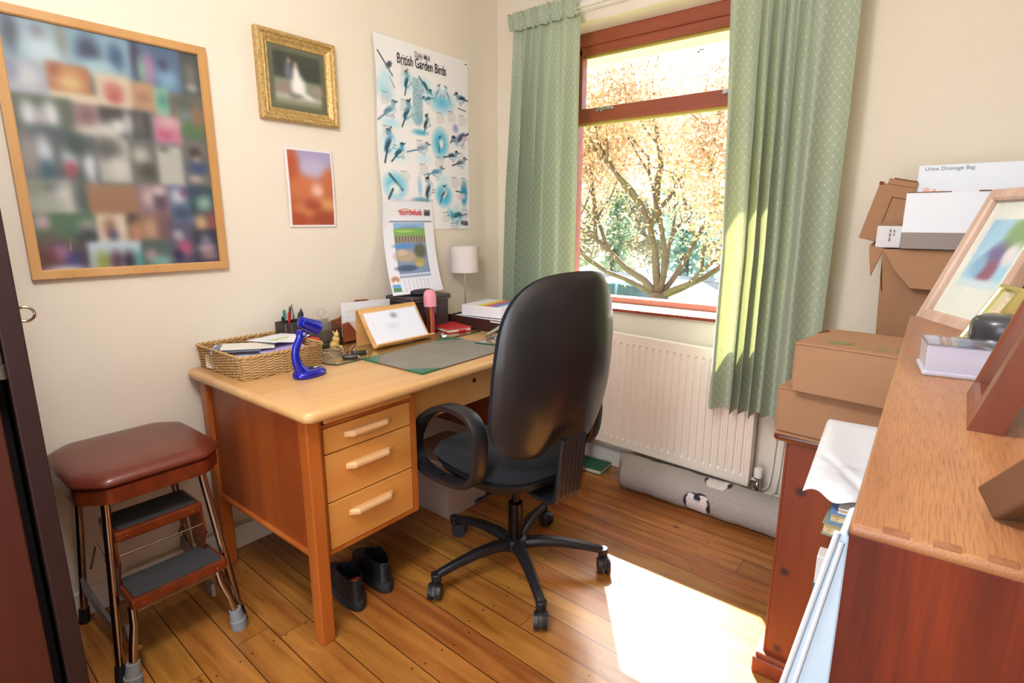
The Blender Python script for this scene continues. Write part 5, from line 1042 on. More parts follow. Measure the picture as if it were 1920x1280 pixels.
for yy in (-2.094, -1.864):
    b = MB().prism([(.225, .415), (.355, .40), (.372, .33), (.335, .24), (.30, .22), (.265, .26), (.255, .33)], yy-.003, yy+.003, axis=1); b.build('side_bracket', m_bronze, st, bevel=.001)
    o_ = -1 if yy < -2 else 1
    b = MB().tube([(.09, yy+o_*.012, .20), (.20, yy+o_*.012, .33), (.34, yy+o_*.012, .30)], .004, 8); b.build('stay_rod', m_tube, st, smooth=True)
    b = MB(); b.sweep([(.045, yy+o_*.034, .148), (.12, yy+o_*.030, .125), (.26, yy+o_*.020, .080), (.36, yy+o_*.004, .105)], [(-.005, -.020), (.005, -.020), (.005, .020), (-.005, .020)], (0, 0, 1)); b.build('lower_bar', mat('dull_steel', '8b8682', .4, metal=.6), st)
    f = MB().tube([(.415, yy+o_*.000, .215), (.428, yy+o_*.004, .165), (.444, yy+o_*.018, .11), (.452, yy+o_*.030, .03)], .0115, 14); fl = f.build('step_leg', m_tube, st, smooth=True)
    f = MB().tube([(.450, yy+o_*.026, .068), (.452, yy+o_*.030, .032), (.4525, yy+o_*.031, .030), (.453, yy+o_*.034, .001)], [.0175, .021, .024, .024], 20); f.v = [tuple(np.array(v)-np.array(st.location[:])) for v in f.v]; f.build('rubber_foot', m_rubg, fl, world=False, smooth=True)
for q_ in ([(.418, -2.09, .198), (.418, -1.845, .198)], [(.34, -2.082, .070), (.41, -2.09, .075)], [(.36, -2.09, .345), (.36, -1.865, .345)]): MB().tube(q_, .0075 if q_[0][2] < .3 else .003, 12).build('cross_bar', m_tube, st, smooth=True)
# ================================================================ WARDROBE
m_wd = mat('dark_mahogany_paint', '291112', .5, noise=(12, '220c0c', .3)); m_wdoor = wood('red_mahogany_door', '350d05', '4a1808', axis=2, scale=6, rough=.5, coat=.03, rings=.3); m_wblk = mat('wardrobe_interior_shade', '0b0605', .8)
wt = thing('wardrobe', 'dark mahogany wardrobe at the left edge with a ring handle on its side', 'wardrobe', (.31, -2.70, 0))
MB().rbox(.004, -2.275, 0, .600, -2.250, 1.98, .002).rbox(.004, -3.18, 0, .600, -3.155, 1.98, .002).build('side_panel', m_wd, wt)
MB().rbox(.004, -3.18, 1.955, .62, -2.247, 1.985, .003).build('top_panel', m_wd, wt)
MB().rbox(.590, -2.283, 0, .620, -2.246, 1.955, .002).build('front_stile', m_wd, wt)
MB().box(.01, -3.155, .03, .02, -2.275, 1.955).box(.54, -3.155, .05, .545, -2.284, 1.95).build('back_panel', m_wblk, wt)  # near-black sheet close behind the doors stands for shade in the gap
b = MB().rbox(0, -.44, .06, .022, 0, 1.945, .003); b.xf(Matrix.Translation((.588, -2.306, 0)) @ Matrix.Rotation(math.radians(1.0), 4, 'Y')); b.build('door', m_wdoor, wt)
MB().rbox(.588, -3.155, .06, .612, -2.756, 1.945, .003).build('door', m_wdoor, wt)
MB().rbox(.594, -2.300, .955, .602, -2.285, 1.03, .001).cyl((.606, -2.290, .955), (.606, -2.290, .985), .009, seg=12).build('hinge', mat('tarnished_hinge', '6b6258', .35, metal=.8), wt)
b = MB().tube([(.600-.004+.004*math.cos(a*PI/10), -2.236+.016*math.cos(a*PI/10), 1.081+.015*math.sin(a*PI/10)) for a in range(20)], .0026, 8, closed=True)
b.cyl((.598, -2.250, 1.081), (.598, -2.244, 1.081), .006); b.build('ring_handle', mat('tarnished_brass_ring', '8c7458', .25, metal=.9), wt, smooth=True)
# ================================================================ PINE CABINET AND BOXES
SPOTS = [(1.853-2.09, .575, .012), (1.838-2.09, .333, .011), (1.842-2.09, .092, .010), (1.95-2.09, .45, .012), (2.05-2.09, .2, .013)]
m_pine = wood('red_stained_pine', '702807', '8e3d0f', axis=2, scale=7, rough=.5, coat=.08, spots=SPOTS, rings=.3); m_pinet = wood('dark_stained_pine_top', '5c2412', '73301a', axis=0, scale=9, rough=.25, coat=.4)
pt = thing('pine_cabinet', 'red-stained knotty pine cabinet between the window wall and the bookcase', 'cabinet', (2.09, -.535, 0))
MB().rbox(1.806, -.968, .06, 1.812, -.095, .708, .0008).build('front_panel', m_pine, pt); MB().rbox(2.345, -.968, .06, 2.37, -.095, .708, .003).build('back_panel', m_pine, pt)
MB().rbox(1.8122, -.968, .06, 2.344, -.950, .708, .0008).build('side_panel', m_pine, pt)
MB().rbox(1.8325, -.11, .06, 2.344, -.095, .708, .003).build('end_panel', m_pine, pt)
b = MB(); slab(b, 1.776, -.985, 2.39, -.085, .706, .730, .014, .010); b.build('cabinet_top', m_pinet, pt, smooth=True)
MB().rbox(1.790, -.984, 0, 2.372, -.085, .066, .004).rbox(1.783, -.991, 0, 2.378, -.08, .052, .006).build('plinth', m_pine, pt)
def card(name, base, dark, n=5): return mat(name, base, .75, noise=(n, dark, .35), spec=.15, bump=(14, .08))
m_card = card('brown_cardboard', 'aa8263', '9d7658'); m_cardd = card('dark_cardboard_edge', '6a4426', '7a5232'); m_card2 = card('worn_cardboard', '9a7355', 'a67f5f', 8)
m_ctxt = mat('faded_green_print', '7d8a55', .7)
def carton(name, label, W, D, H, loc, rz, m=m_card, extra=None, tilt=None):
    t = thing(name, label, 'box', loc, rz)
    if tilt: t.rotation_euler = tilt
    MB().rbox(-W/2, -D/2, 0, W/2, D/2, H, .003).build('box_body', m, t, world=False)
    b = MB().rbox(-W/2-.002, -D/2-.002, H-.002, W/2+.002, D/2+.002, H+.003, .0015).rbox(-W/2-.004, -D/2+.004, .012, -W/2, D/2-.004, H, .0015); b.build('lid_flap', m, t, world=False)
    return t
b1 = carton('cardboard_box', 'flat brown cardboard box, lower of the two at the cabinet corner', .40, .30, .125, (1.995, -.865, .7305), math.radians(-5), m_card2)
b = MB().rbox(-.195, -.1515, .010, .195, -.150, .013, .0005); b.build('crease', m_cardd, b1, world=False)
b2 = carton('cardboard_box', 'flat brown cardboard box with an oval stamp, on top of the other box', .40, .25, .120, (2.030, -.925, .8600), math.radians(-7), m_card)
R_ = [(.030*math.cos(a*PI/16), .019*math.sin(a*PI/16)) for a in range(32)]
b = MB(); vs = [(x-.122, y-.062, .1236) for x, y in R_]+[(x*.93-.122, y*.90-.062, .1236) for x, y in R_]; b.add(vs, [(k, (k+1) % 32, 32+(k+1) % 32, 32+k) for k in range(32)])
b.add([(x*.80-.122, y*.76-.062, .1235) for x, y in R_], [tuple(range(32))]); b.build('oval_stamp', m_ctxt, b2, world=False)
text('size_text', '14 1/8 x 8', .017, Matrix.Translation((-.074, -.088, .1236)), m_ctxt, b2, world=False, xs=1.1); text('code_text', 'PS-180', .017, Matrix.Translation((-.046, -.062, .1236)), m_ctxt, b2, world=False, xs=1.1)
b = MB().prism([(-.2005, .03), (-.2005, .10), (-.185, .075)], .1228, .1250); b.build('tuck_flap', m_cardd, b2, world=False)
# tall open box
t = thing('tall_cardboard_box', 'tall crumpled brown cardboard box with open flaps, standing at the back of the cabinet', 'box', (2.08, -.24, .7305), 0)
b = MB(); vs = [(1.925, -.36, .731), (2.28, -.36, .731), (2.28, -.13, .731), (1.925, -.13, .731), (1.905, -.375, 1.184), (2.29, -.36, 1.184), (2.285, -.125, 1.184), (1.915, -.12, 1.184)]
b.add(vs, [(3, 2, 1, 0), (0, 1, 5, 4), (1, 2, 6, 5), (2, 3, 7, 6), (3, 0, 4, 7)]); b.build('box_body', m_card2, t, solid=.005)
b = MB(); b.add([(1.905, -.375, 1.184), (1.915, -.12, 1.184), (1.855, -.15, 1.20), (1.862, -.33, 1.192), (1.88, -.37, 1.10), (1.868, -.36, 1.17)], [(0, 1, 2, 3), (0, 3, 5, 4)]); b.build('open_flap', m_card, t, solid=.004)
b = MB(); b.add([(1.905, -.376, 1.185), (2.29, -.361, 1.185), (2.28, -.40, 1.06), (1.99, -.405, 1.07), (1.945, -.395, 1.12)], [(0, 4, 3, 2, 1)]); b.build('open_flap', m_card, t, solid=.004)
b = MB(); b.add([(1.905, -.374, 1.166), (1.93, -.30, 1.180), (1.95, -.37, 1.168), (1.925, -.365, 1.09), (1.915, -.372, 1.05), (1.908, -.378, 1.1)], [(0, 1, 2, 3), (0, 3, 4, 5)]); b.build('torn_corner', m_cardd, t, solid=.003)
# white cartons above
m_wcard = mat('white_carton_card', 'dfe4ec', .5); m_wcard_shade = mat('white_carton_shaded', 'b7aeab', .8)  # second white is greyer: the underside's shade is put into the colour
t = thing('white_carton', 'large white carton on top of the tall cardboard box, in front', 'carton', (2.13, -.34, 1.188), 0)
b = MB().prism([(-.43, 1.238), (-.43, 1.352), (-.22, 1.352), (-.22, 1.190), (-.39, 1.190)], 1.950, 2.30, axis=0); b.build('carton_body', m_wcard, t)
b = MB(); b.add([(1.950, -.431, 1.238), (2.30, -.431, 1.238), (2.30, -.392, 1.189), (1.950, -.392, 1.189)], [(0, 3, 2, 1)]); b.add([(1.950, -.432, 1.237), (2.06, -.396, 1.190), (1.950, -.395, 1.190)], [(0, 1, 2)]); b.build('folded_underside', m_wcard_shade, t, solid=.0015)
MB().rbox(1.952, -.432, 1.352, 2.055, -.425, 1.3545, .0008).build('lid_gap', m_cardd, t); MB().rbox(2.115, -.432, 1.352, 2.16, -.425, 1.3555, .0008).build('lid_gap', m_cardd, t)
t = thing('printed_carton', 'tall white carton printed with drainage bag lettering behind the large white one', 'carton', (2.13, -.16, 1.188), 0)
MB().rbox(1.956, -.215, 1.188, 2.34, -.09, 1.445, .002).build('carton_body', m_wcard, t)
text('product_text', 'Urine Drainage Bag', .0165, WW(1.972, 1.428, -.2155), mat('blue_grey_ink', '6d7484', .6), t, xs=.96)
b = MB().lathe([(.009, 0), (.009, .0006)], (1.984, -.2158, 1.368), 16, axis=1).lathe([(.006, 0), (.006, .0006)], (2.004, -.2158, 1.366), 12, axis=1).box(2.014, -.216, 1.361, 2.028, -.2152, 1.364); b.build('orange_mark', mat('pale_orange_ink', 'e6b3a8', .6), t)
t = thing('small_white_carton', 'small white carton with vertical lettering beside the large white one', 'carton', (1.91, -.30, 1.188), 0)
MB().rbox(1.878, -.34, 1.188, 1.944, -.26, 1.256, .002).build('carton_body', mat('white_carton_grey', 'd6d3d2', .5), t)
b = MB()
for k, (z0, z1) in enumerate(((1.246, 1.236), (1.233, 1.222), (1.219, 1.208))): b.box(1.912, -.3408, z1, 1.917, -.3398, z0)
for k, (z0, z1) in enumerate(((1.244, 1.236), (1.232, 1.226))): b.box(1.922, -.3408, z1, 1.927, -.3398, z0)
b.build('side_lettering', mat('dark_grey_ink', '7a7a82', .6), t)
t = thing('leaning_cardboard_box', 'brown cardboard box tipped sideways behind the white cartons', 'box', (1.87, -.17, 1.215), 0)
t.location = (1.815, -.23, 1.2155); t.rotation_euler = (0, math.radians(13), 0)
MB().rbox(0, -.0, 0, .105, .13, .186, .003).build('box_body', m_card, t, world=False)
MB().rbox(.022, .0, .186, .103, .06, .204, .002).build('lid_flap', m_card, t, world=False); MB().rbox(.034, .005, .204, .100, .07, .208, .001).build('lid_edge', m_cardd, t, world=False)
b = MB().box(.048, -.0012, .062, .051, .0005, .150).box(.048, -.0012, .147, .095, .0005, .150); b.build('slot', m_cardd, t, world=False)
MB().rbox(-.001, -.002, .180, .012, .004, .190, .001).build('corner_tab', m_cardd, t, world=False)
# ================================================================ BOOKCASE
BA = math.radians(2.0); bcl = (2.074, -2.140, 0)   # local x to the right wall, local y along the wall
bk = thing('bookcase', 'oak bookcase in the right foreground with picture frames on its top', 'bookcase', bcl, BA)
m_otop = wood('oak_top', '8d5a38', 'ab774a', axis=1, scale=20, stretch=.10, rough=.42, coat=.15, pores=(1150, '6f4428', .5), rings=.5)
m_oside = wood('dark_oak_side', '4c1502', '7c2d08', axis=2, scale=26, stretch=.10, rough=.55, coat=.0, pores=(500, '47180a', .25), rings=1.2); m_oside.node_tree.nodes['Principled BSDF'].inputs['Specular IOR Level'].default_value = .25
m_oedge = mat('worn_oak_edge', '96694a', .5, noise=(60, '7a4526', .2))
BL, BD = .905, .26
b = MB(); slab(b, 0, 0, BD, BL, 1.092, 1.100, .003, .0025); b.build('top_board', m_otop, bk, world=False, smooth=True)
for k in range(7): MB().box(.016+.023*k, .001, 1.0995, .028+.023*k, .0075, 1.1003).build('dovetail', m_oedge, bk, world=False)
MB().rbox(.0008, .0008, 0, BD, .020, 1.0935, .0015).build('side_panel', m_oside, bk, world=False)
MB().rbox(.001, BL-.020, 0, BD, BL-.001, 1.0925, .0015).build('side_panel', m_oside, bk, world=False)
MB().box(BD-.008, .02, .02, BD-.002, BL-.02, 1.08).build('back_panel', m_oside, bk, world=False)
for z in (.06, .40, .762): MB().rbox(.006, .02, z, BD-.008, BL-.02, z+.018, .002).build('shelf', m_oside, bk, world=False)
def bpt(x, y): c, s_ = math.cos(BA), math.sin(BA); return (bcl[0]+x*c-y*s_, bcl[1]+x*s_+y*c)
def onb(x, y, z, rz=0): return (*bpt(x, y), z), BA+rz
# things on the shelves that stick out
m_pap = mat('book_page_edge', 'b99c6c', .85, noise=(120, 'd9c59a', .2)); m_cov = mat('blue_paperback_cover', '5f83b4', .5)
def book(name, label, x0, y0, z0, w_, l_, h_, rz, mc, group=None):
    loc, r = onb(x0, y0, z0, rz); t = thing(name, label, 'book', loc, r, group)
    MB().rbox(.002, .003, .0015, w_, l_-.003, h_-.0015, .001).build('pages', m_pap, t, world=False)
    MB().box(0, 0, 0, w_, l_, .0015).box(0, 0, h_-.0015, w_, l_, h_).box(w_-.0015, 0, 0, w_, l_, h_).build('cover', mc, t, world=False); return t
book('paperback', 'tattered pale blue booklet at the bottom of the pile under the white envelope', -.050, .580, .7805, .20, .18, .010, .05, m_paper)
book('paperback', 'thick upside-down paperback with yellowed pages under the white envelope', -.066, .572, .7910, .19, .19, .020, -.03, mat('grey_green_cover', '7d8c7c', .5))
book('paperback', 'paperback with a blue cover edge just beneath the white envelope', -.058, .576, .8115, .18, .18, .017, .02, m_cov)
bt = book('paperback', 'thin white book with a red corner topmost under the white envelope', -.048, .580, .8290, .18, .18, .008, .0, mat('white_cover', 'e2ded8', .5))
MB().box(.030, .0005, .0081, .060, .020, .0086).build('red_corner', mat('red_print', 'b8221e', .5), bt, world=False)
# crumpled mailing envelope
m_mail = mat('white_mailing_bag', 'dde1e6', .42, bump=(9, .35)); loc, r = onb(-.118, .585, .838)
t = thing('mailing_envelope', 'crumpled white mailing envelope lying on the books, sticking out of the bookcase', 'envelope', loc, r)
def env(top):
    def f(u, v):
        x = -.012+.23*u+.012*v*(1-u)+.030*(1-v)*(1-u); y = .0+.39*v; e = min(u, 1-u, v, 1-v)*9; z = .004+(.013 if top else -.002)*min(1, e)**.35
        if top:
            z += .0025*math.sin(9*u+4*v)*min(1, e)+.006*max(0, 1-9*math.hypot(u-.22, (v-.27)*1.4))-.005*max(0, 1-14*abs(u*.9+v-.45))*min(1, e)-.004*max(0, 1-18*abs(u*.4-v+.20))*min(1, e)*(u < .6)
        if v < .06: y += .010*math.sin(u*17)*(1-v/.06); z += .004*math.sin(u*23)*(1-v/.06)
        return (x, y, z+.006)
    return f
b = MB(); b.grid(env(True), 40, 60); b.grid(env(False), 40, 60, flip=True); b.build('bag', m_mail, t, world=False, smooth=True)
# slim white file and tall plastic folder
loc, r = onb(-.075, .655, .418); t = thing('box_file', 'slim white file with a blue speckled label standing in the bookcase', 'file', loc, r)
MB().rbox(0, 0, 0, .20, .035, .288, .002).build('file_body', mat('off_white_card', 'd8d6d3', .6), t, world=False)
MB().rbox(-.0006, .002, .06, .012, .033, .235, .0003).rbox(0, -.0006, .06, .028, .001, .235, .0003).build('blue_label', mat('blue_speckled_label', '2f7f9c', .5, noise=(150, '1c4f6a', .1)), t, world=False)
m_fold = mat('pale_blue_plastic_panel', 'd3dfe6', .25, coat=.3, noise=(3, 'b4d2e8', .25)); m_foldr = mat('white_plastic_rim', 'e9edf0', .3)
t = thing('plastic_pouch', 'tall pale blue and white plastic pouch leaning against the front of the bookcase', 'pouch', (1.97, -1.915, 0))
MB().prism([(1.887, .001), (2.050, .992), (2.056, .996), (2.0585, .990), (2.0605, .001)], -1.945, -1.885, axis=1).build('pouch_body', m_fold, t, bevel=.002)
MB().tube([(1.885, -1.947, .002), (2.049, -1.947, .994)], .0025, 8).build('welded_edge', m_foldr, t, smooth=True)
MB().tube([(1.912, -1.946, .002), (2.0535, -1.946, .985)], .0022, 8).build('welded_edge', m_foldr, t, smooth=True)
# ================================================================ ON THE BOOKCASE
def standing_frame(name, label, P, e_deg, lean, W, H, bw, dep, m, img, strut=True, group=None):
    """P: front bottom corner (left seen from the front), e: direction of the bottom edge; the frame leans back"""
    t = thing(name, label, 'picture frame', P, math.radians(e_deg))   # local x along the bottom edge, local y backwards
    L_ = Matrix.Rotation(-math.radians(lean), 4, 'X')
    def q(b): return b.xf(L_)
    b = MB(); prof = [(0, dep), (0, 0), (bw*.8, -.001), (bw, .002), (bw, dep*.5), (bw, dep)]; n = len(prof); vs = []
    for cx, cz, sx, sz in ((0, 0, 1, 1), (W, 0, -1, 1), (W, H, -1, -1), (0, H, 1, -1)): vs += [(cx+sx*a, d, cz+sz*a) for a, d in prof]
    b.add(vs, [(i*n+k, ((i+1) % 4)*n+k, ((i+1) % 4)*n+(k+1) % n, i*n+(k+1) % n) for i in range(4) for k in range(n)]); q(b).build('frame', m, t, world=False)
    R_ = L_
    img.sheet('print', lambda u, v: tuple(R_ @ Vector((bw*.9+(W-1.8*bw)*u, dep*.55, H-bw*.9-(H-1.8*bw)*v))), m_print, t, world=False)
    q(MB().box(bw*.9, dep*.38, bw*.9, W-bw*.9, dep*.42, H-bw*.9)).build('glass', m_picglass, t, world=False)
    q(MB().box(.004, dep*.8, .004, W-.004, dep*1.02, H-.004)).build('backing', m_fbk, t, world=False)
    if strut:
        top = L_ @ Vector((W/2, dep, H*.62)); foot = Vector((W/2, top.y+H*.18, .001))
        b = MB(); b.add([(W/2-.02, top.y, top.z), (W/2+.02, top.y, top.z), (W/2+.03, foot.y, 0), (W/2-.03, foot.y, 0)], [(0, 1, 2, 3)]); b.build('easel_strut', m_fbk, t, world=False, solid=.003)
    return t
m_fbk = mat('brown_frame_backing', '5b3a20', .7); m_lim = wood('limed_oak', 'a58775', 'bda18e', axis=2, scale=26, rough=.5, rings=.3, coat=.05); m_dfr = wood('brown_frame_wood', '5f2c17', '7a3d22', axis=2, scale=22, rough=.4, rings=.3, coat=.2)
m_goldf = mat('pale_gold_metal', 'cfc07c', .2, metal=.8)
im = Img(60, 80, 'dde0d4'); im.rect(.14, .16, .86, .74, '9cc4da').ell(.7, .28, .2, .2, '7f9c6a').ell(.5, .5, .16, .2, '6b5a8a', ang=.5).ell(.55, .6, .12, .14, '8a4a68', ang=.5).ell(.75, .45, .1, .12, 'd8d0ce').ell(.35, .55, .12, .12, '84aac8').rect(.14, .66, .86, .74, 'c5d6da'); im.blur(1)
k = (im.X < .14) | (im.X > .86) | (im.Y < .16) | (im.Y > .74); im.a[k] = im.c('dcded2')
standing_frame('picture_frame', 'limed oak picture frame leaning back at the far end of the bookcase top', (2.051, -1.238, 1.1002), -61.5, 21.4, .180, .240, .019, .018, m_lim, im)
im = Img(24, 30, 'b9b8a0'); im.ell(.5, .6, .25, .25, 'a08a7c').ell(.5, .4, .14, .12, 'd0b4a0').blur(1)
standing_frame('gilt_photo_frame', 'tiny pale gold photo frame with a black side, in front of the limed oak frame', (2.113, -1.452, 1.1002), -73, 26, .066, .0935, .007, .012, m_goldf, im, strut=False)
im = Img(30, 40, 'c3c4a8'); im.ell(.5, .6, .3, .3, 'a9b494').blur(2)
P0 = Vector((2.126, -1.781, 1.1002))
standing_frame('wooden_photo_frame', 'deep brown wooden photo frame seen nearly edge-on near the right edge', tuple(P0), -90, 16, .130, .19, .020, .022, m_dfr, im)
t = thing('wooden_photo_frame', 'dull brown wooden frame lying back nearest the camera at the right edge', 'picture frame', (2.129, -2.073, 1.1135), math.radians(-56))
Lm = Matrix.Rotation(math.radians(38), 4, 'Y') @ Matrix.Rotation(-math.radians(6), 4, 'X')
b = MB().rbox(0, 0, 0, .021, .012, .15, .002).rbox(0, .10, 0, .021, .112, .15, .002).rbox(0, .012, 0, .021, .10, .012, .002).rbox(0, .012, .138, .021, .10, .15, .002); b.xf(Lm).build('frame', m_fbk, t, world=False)
b = MB().box(.010, .010, .008, .016, .102, .142); b.xf(Lm).build('backing', m_dfr, t, world=False)
# translucent card box and black lidded pot
m_trp = mat('frosted_plastic', 'd6d4e4', .22, trans=.35, ior=1.3, coat=.3)
loc = (2.088, -1.722, 1.1002); t = thing('plastic_card_box', 'frosted translucent plastic card box on the bookcase top', 'card box', loc, math.radians(8))
b = MB(); tray_box(b, 0, 0, .105, .062, .004, .034, .002, .001); b.build('tray', m_trp, t, world=False, bevel=.003); b = MB(); slab(b, -.003, -.003, .108, .065, 0, .005, .004, .001); b.build('lid', m_trp, t, world=False)
MB().rbox(-.001, -.001, .031, .106, .063, .036, .002).build('clear_cover', m_acr, t, world=False)
b = MB().rbox(.004, .004, .006, .100, .057, .014, .001); b.build('cards', m_paper, t, world=False)
t = thing('lidded_pot', 'dark grey cylindrical pot with a domed black lid on the bookcase top', 'pot', (2.158, -1.575, 1.1002))
m_pot = mat('dark_grey_satin', '3b3b3e', .35, metal=.3, coat=.1); pr0 = .036
MB().lathe([(pr0*.95, 0), (pr0, .003), (pr0, .026)], (0, 0, 0), 40).build('pot_body', m_pot, t, world=False, smooth=True)
MB().lathe([(pr0+.0008, .026), (pr0+.0008, .0275)], (0, 0, 0), 40).build('chrome_ring', m_chrome, t, world=False, smooth=True)
MB().lathe([(pr0-.001, .0275), (pr0-.0005, .040), (pr0-.002, .048), (pr0-.006, .053), (pr0*.6, .056), (0.001, .0565)], (0, 0, 0), 40).build('lid', mat('black_satin_lid', '343438', .3, coat=.2), t, world=False, smooth=True)
loc = (2.185, -1.80, 1.1002); t = thing('card_pack', 'pink and white pack of cards lying behind the brown wooden frame', 'card pack', loc, math.radians(12))
MB().rbox(0, -.02, 0, .07, .05, .010, .001).build('pack_body', m_paper, t, world=False); MB().box(.002, -.018, .010, .068, .048, .0105).build('pink_top', mat('pink_card', 'd39a92', .5), t, world=False)
# ================================================================ CEILING LAMP FITTING (unseen, added with the fill light)
t = thing('ceiling_fill_lamp', 'round white ceiling lamp added out of view to go with the fill light', 'lamp', (1.35, -2.3, 2.30))
MB().lathe([(.05, 2.42), (.05, 2.40), (.012, 2.395), (.008, 2.30), (.03, 2.29), (.03, 2.275)], (1.35, -2.3, 0), 24).build('fitting', m_white, t, smooth=True)
# ================================================================ OUTSIDE
GZ = -1.35
m_grass = mat('garden_grass', '6f8a3e', .9, noise=(6, '8fa552', .3)); m_asph = mat('pale_asphalt', 'a3a3a2', .9, noise=(20, 'b5b4b0', .3))
b = MB().box(-40, .45, GZ-.2, 30, 6.2, GZ); struct(b.build('ground_lawn', m_grass))
b = MB().box(-40, 6.2, GZ-.22, 30, 40, GZ-.02); struct(b.build('ground_road', m_asph))
m_brick = mat('outer_wall_render', 'b8a48c', .9); struct(MB().box(-6, .301, GZ, OX0-.1, .31, 2.6).box(OX1+.1, .301, GZ, 6, .31, 2.6).box(OX0-.1, .301, GZ, OX1+.1, .31, OZ0-.01).build('outer_wall', m_brick))
m_bark = mat('tree_bark', '5a5048', .9, noise=(14, '74685a', .3), bump=(30, .6))
def leafmat(name, c1, c2, tr, extra=None):
    m = bpy.data.materials.new(name); m.use_nodes = True; nt = m.node_tree; L = nt.links.new; p = nt.nodes['Principled BSDF']; out = nt.nodes['Material Output']
    g = N(nt, 'ShaderNodeNewGeometry'); r = N(nt, 'ShaderNodeValToRGB'); r.color_ramp.elements[0].color = lin(c1); r.color_ramp.elements[1].color = lin(c2)
    for q_, c_ in (extra or ()): r.color_ramp.elements.new(q_).color = lin(c_)
    L(g.outputs['Random Per Island'], r.inputs['Fac'])
    L(r.outputs['Color'], p.inputs['Base Color']); p.inputs['Roughness'].default_value = .6; t_ = N(nt, 'ShaderNodeBsdfTranslucent'); L(r.outputs['Color'], t_.inputs[0]); mx = N(nt, 'ShaderNodeMixShader'); mx.inputs[0].default_value = tr
    L(p.outputs[0], mx.inputs[1]); L(t_.outputs[0], mx.inputs[2]); L(mx.outputs[0], out.inputs[0]); return m
def leaves(pts, size, seed):
    r = np.random.default_rng(seed); n = len(pts); pts = np.asarray(pts); a = r.normal(size=(n, 3)); a /= np.linalg.norm(a, axis=1)[:, None]; c = np.cross(a, r.normal(size=(n, 3))); c /= np.linalg.norm(c, axis=1)[:, None]
    s_ = size*(.6+.8*r.random(n))[:, None]; V = np.stack([pts-a*s_, pts+c*s_*.45, pts+a*s_, pts-c*s_*.45], 1).reshape(-1, 3)
    b = MB(); b.v = [tuple(v) for v in V]; b.f = [(4*i, 4*i+1, 4*i+2, 4*i+3) for i in range(n)]; b.m = [0]*n; return b
def branch(b, p, d, L_, r, depth, tips, rr, spread=.55, up=.12):
    pts = [p]; n = 4; q = Vector(p); dd = Vector(d).normalized()
    for k in range(n):
        dd = (dd+Vector((rr.gauss(0, .13), rr.gauss(0, .13), rr.gauss(0, .08)+up*.3))).normalized(); q = q+dd*L_/n; pts.append(q.copy())
        if depth <= 3: tips.append(q.copy())
    b.tube([tuple(v) for v in pts], [r*(1-.5*k/n) for k in range(n+1)], 7 if depth > 1 else 4)
    if depth == 0: return
    for k in range(3 if depth > 1 else 3):
        nd = (dd+Vector((rr.gauss(0, spread), rr.gauss(0, spread), rr.gauss(0, spread*.6)+up))).normalized()
        branch(b, pts[-1] if k < 2 else pts[-2], nd, L_*rr.uniform(.66, .86), r*.55, depth-1, tips, rr, spread, up)
# the flowering tree in front of the window
rr = random.Random(5); t = thing('garden_tree', 'spreading tree with peach and bronze young leaves outside the window', 'tree', (-1.02, 4.5, GZ))
b = MB(); tips = []
b.tube([(-1.02, 4.5, GZ), (-1.02, 4.5, GZ+.6), (-1.01, 4.5, .15), (-1.0, 4.5, .34)], [.20, .14, .12, .13], 12)
for (dx, dy, dz, L_, r) in ((-.62, .0, .72, 1.2, .058), (-.10, .1, 1, 1.25, .062), (.28, -.1, 1, 1.25, .05), (.95, .1, .42, 1.25, .05), (.55, .3, .8, 1.2, .043), (-.95, .2, .55, 1.15, .05), (.9, -.2, .22, 1.1, .04), (-.3, .6, .8, 1.2, .043)):
    branch(b, Vector((-1.0, 4.5, .28)), Vector((dx, dy, dz)), L_, r, 4, tips, rr, .42, .10)
squash = lambda z: z if z < 2.5 else 2.5+(z-2.5)*.42
b.v = [(x, y, squash(z)) for x, y, z in b.v]; b.build('trunk', m_bark, t, smooth='all')
T_ = np.array([(v[0], v[1], squash(v[2])) for v in tips]); r_ = np.random.default_rng(3); idx = r_.integers(0, len(T_), 130000); pts = T_[idx]+r_.normal(0, .20, (130000, 3))
pts = pts[(pts[:, 2] > .42-.25*r_.random(len(pts)))]
leaves(pts, .027, 1).build('foliage', leafmat('bronze_peach_leaves', 'bf967c', 'fdf2ec', .6, ((.25, 'e6c2b0'), (.5, 'c4b795'), (.75, 'f2dccf'))), t)
# greener low leaves
pts2 = T_[r_.integers(0, len(T_), 9000)]+r_.normal(0, .2, (9000, 3)); pts2 = pts2[pts2[:, 2] < 1.9]; leaves(pts2, .024, 2).build('green_foliage', leafmat('yellow_green_leaves', '9c9a5c', 'c4bc80', .5), t)
m_evg = leafmat('blue_green_needles', '7a9c94', '9ab894', .4)
def conifer(label, x, y, h, r, seed, m=m_evg, n=5200):
    q = np.random.default_rng(seed); t = thing('evergreen_tree', label, 'tree', (x, y, GZ))
    MB().cyl((x, y, GZ), (x, y, GZ+h*.96), .22, .03, seg=10).build('trunk', m_bark, t, smooth=True)
    z = q.random(n)**.8; a = q.random(n)*2*PI; lay = .5+.5*np.sin(z*h*4.2); rad = r*(1-z)**.75*(.35+.65*lay)*q.random(n)**.5
    P = np.stack([x+rad*np.cos(a), y+rad*np.sin(a), GZ+.8+z*(h-.8)-rad*.15], 1); leaves(P, .13, seed).build('foliage', m, t)
conifer('tall blue-green evergreen tree at the right behind the garden wall', -4.9, 15, 8.4, 1.5, 11)
conifer('slim green evergreen tree left of the tall blue-green one', -7.6, 15.4, 7.0, .9, 12, leafmat('yellow_green_needles', '94aa82', 'b4c09a', .4))
conifer('evergreen tree at the right edge of the window view', -2.6, 17.6, 7.4, 1.3, 13)
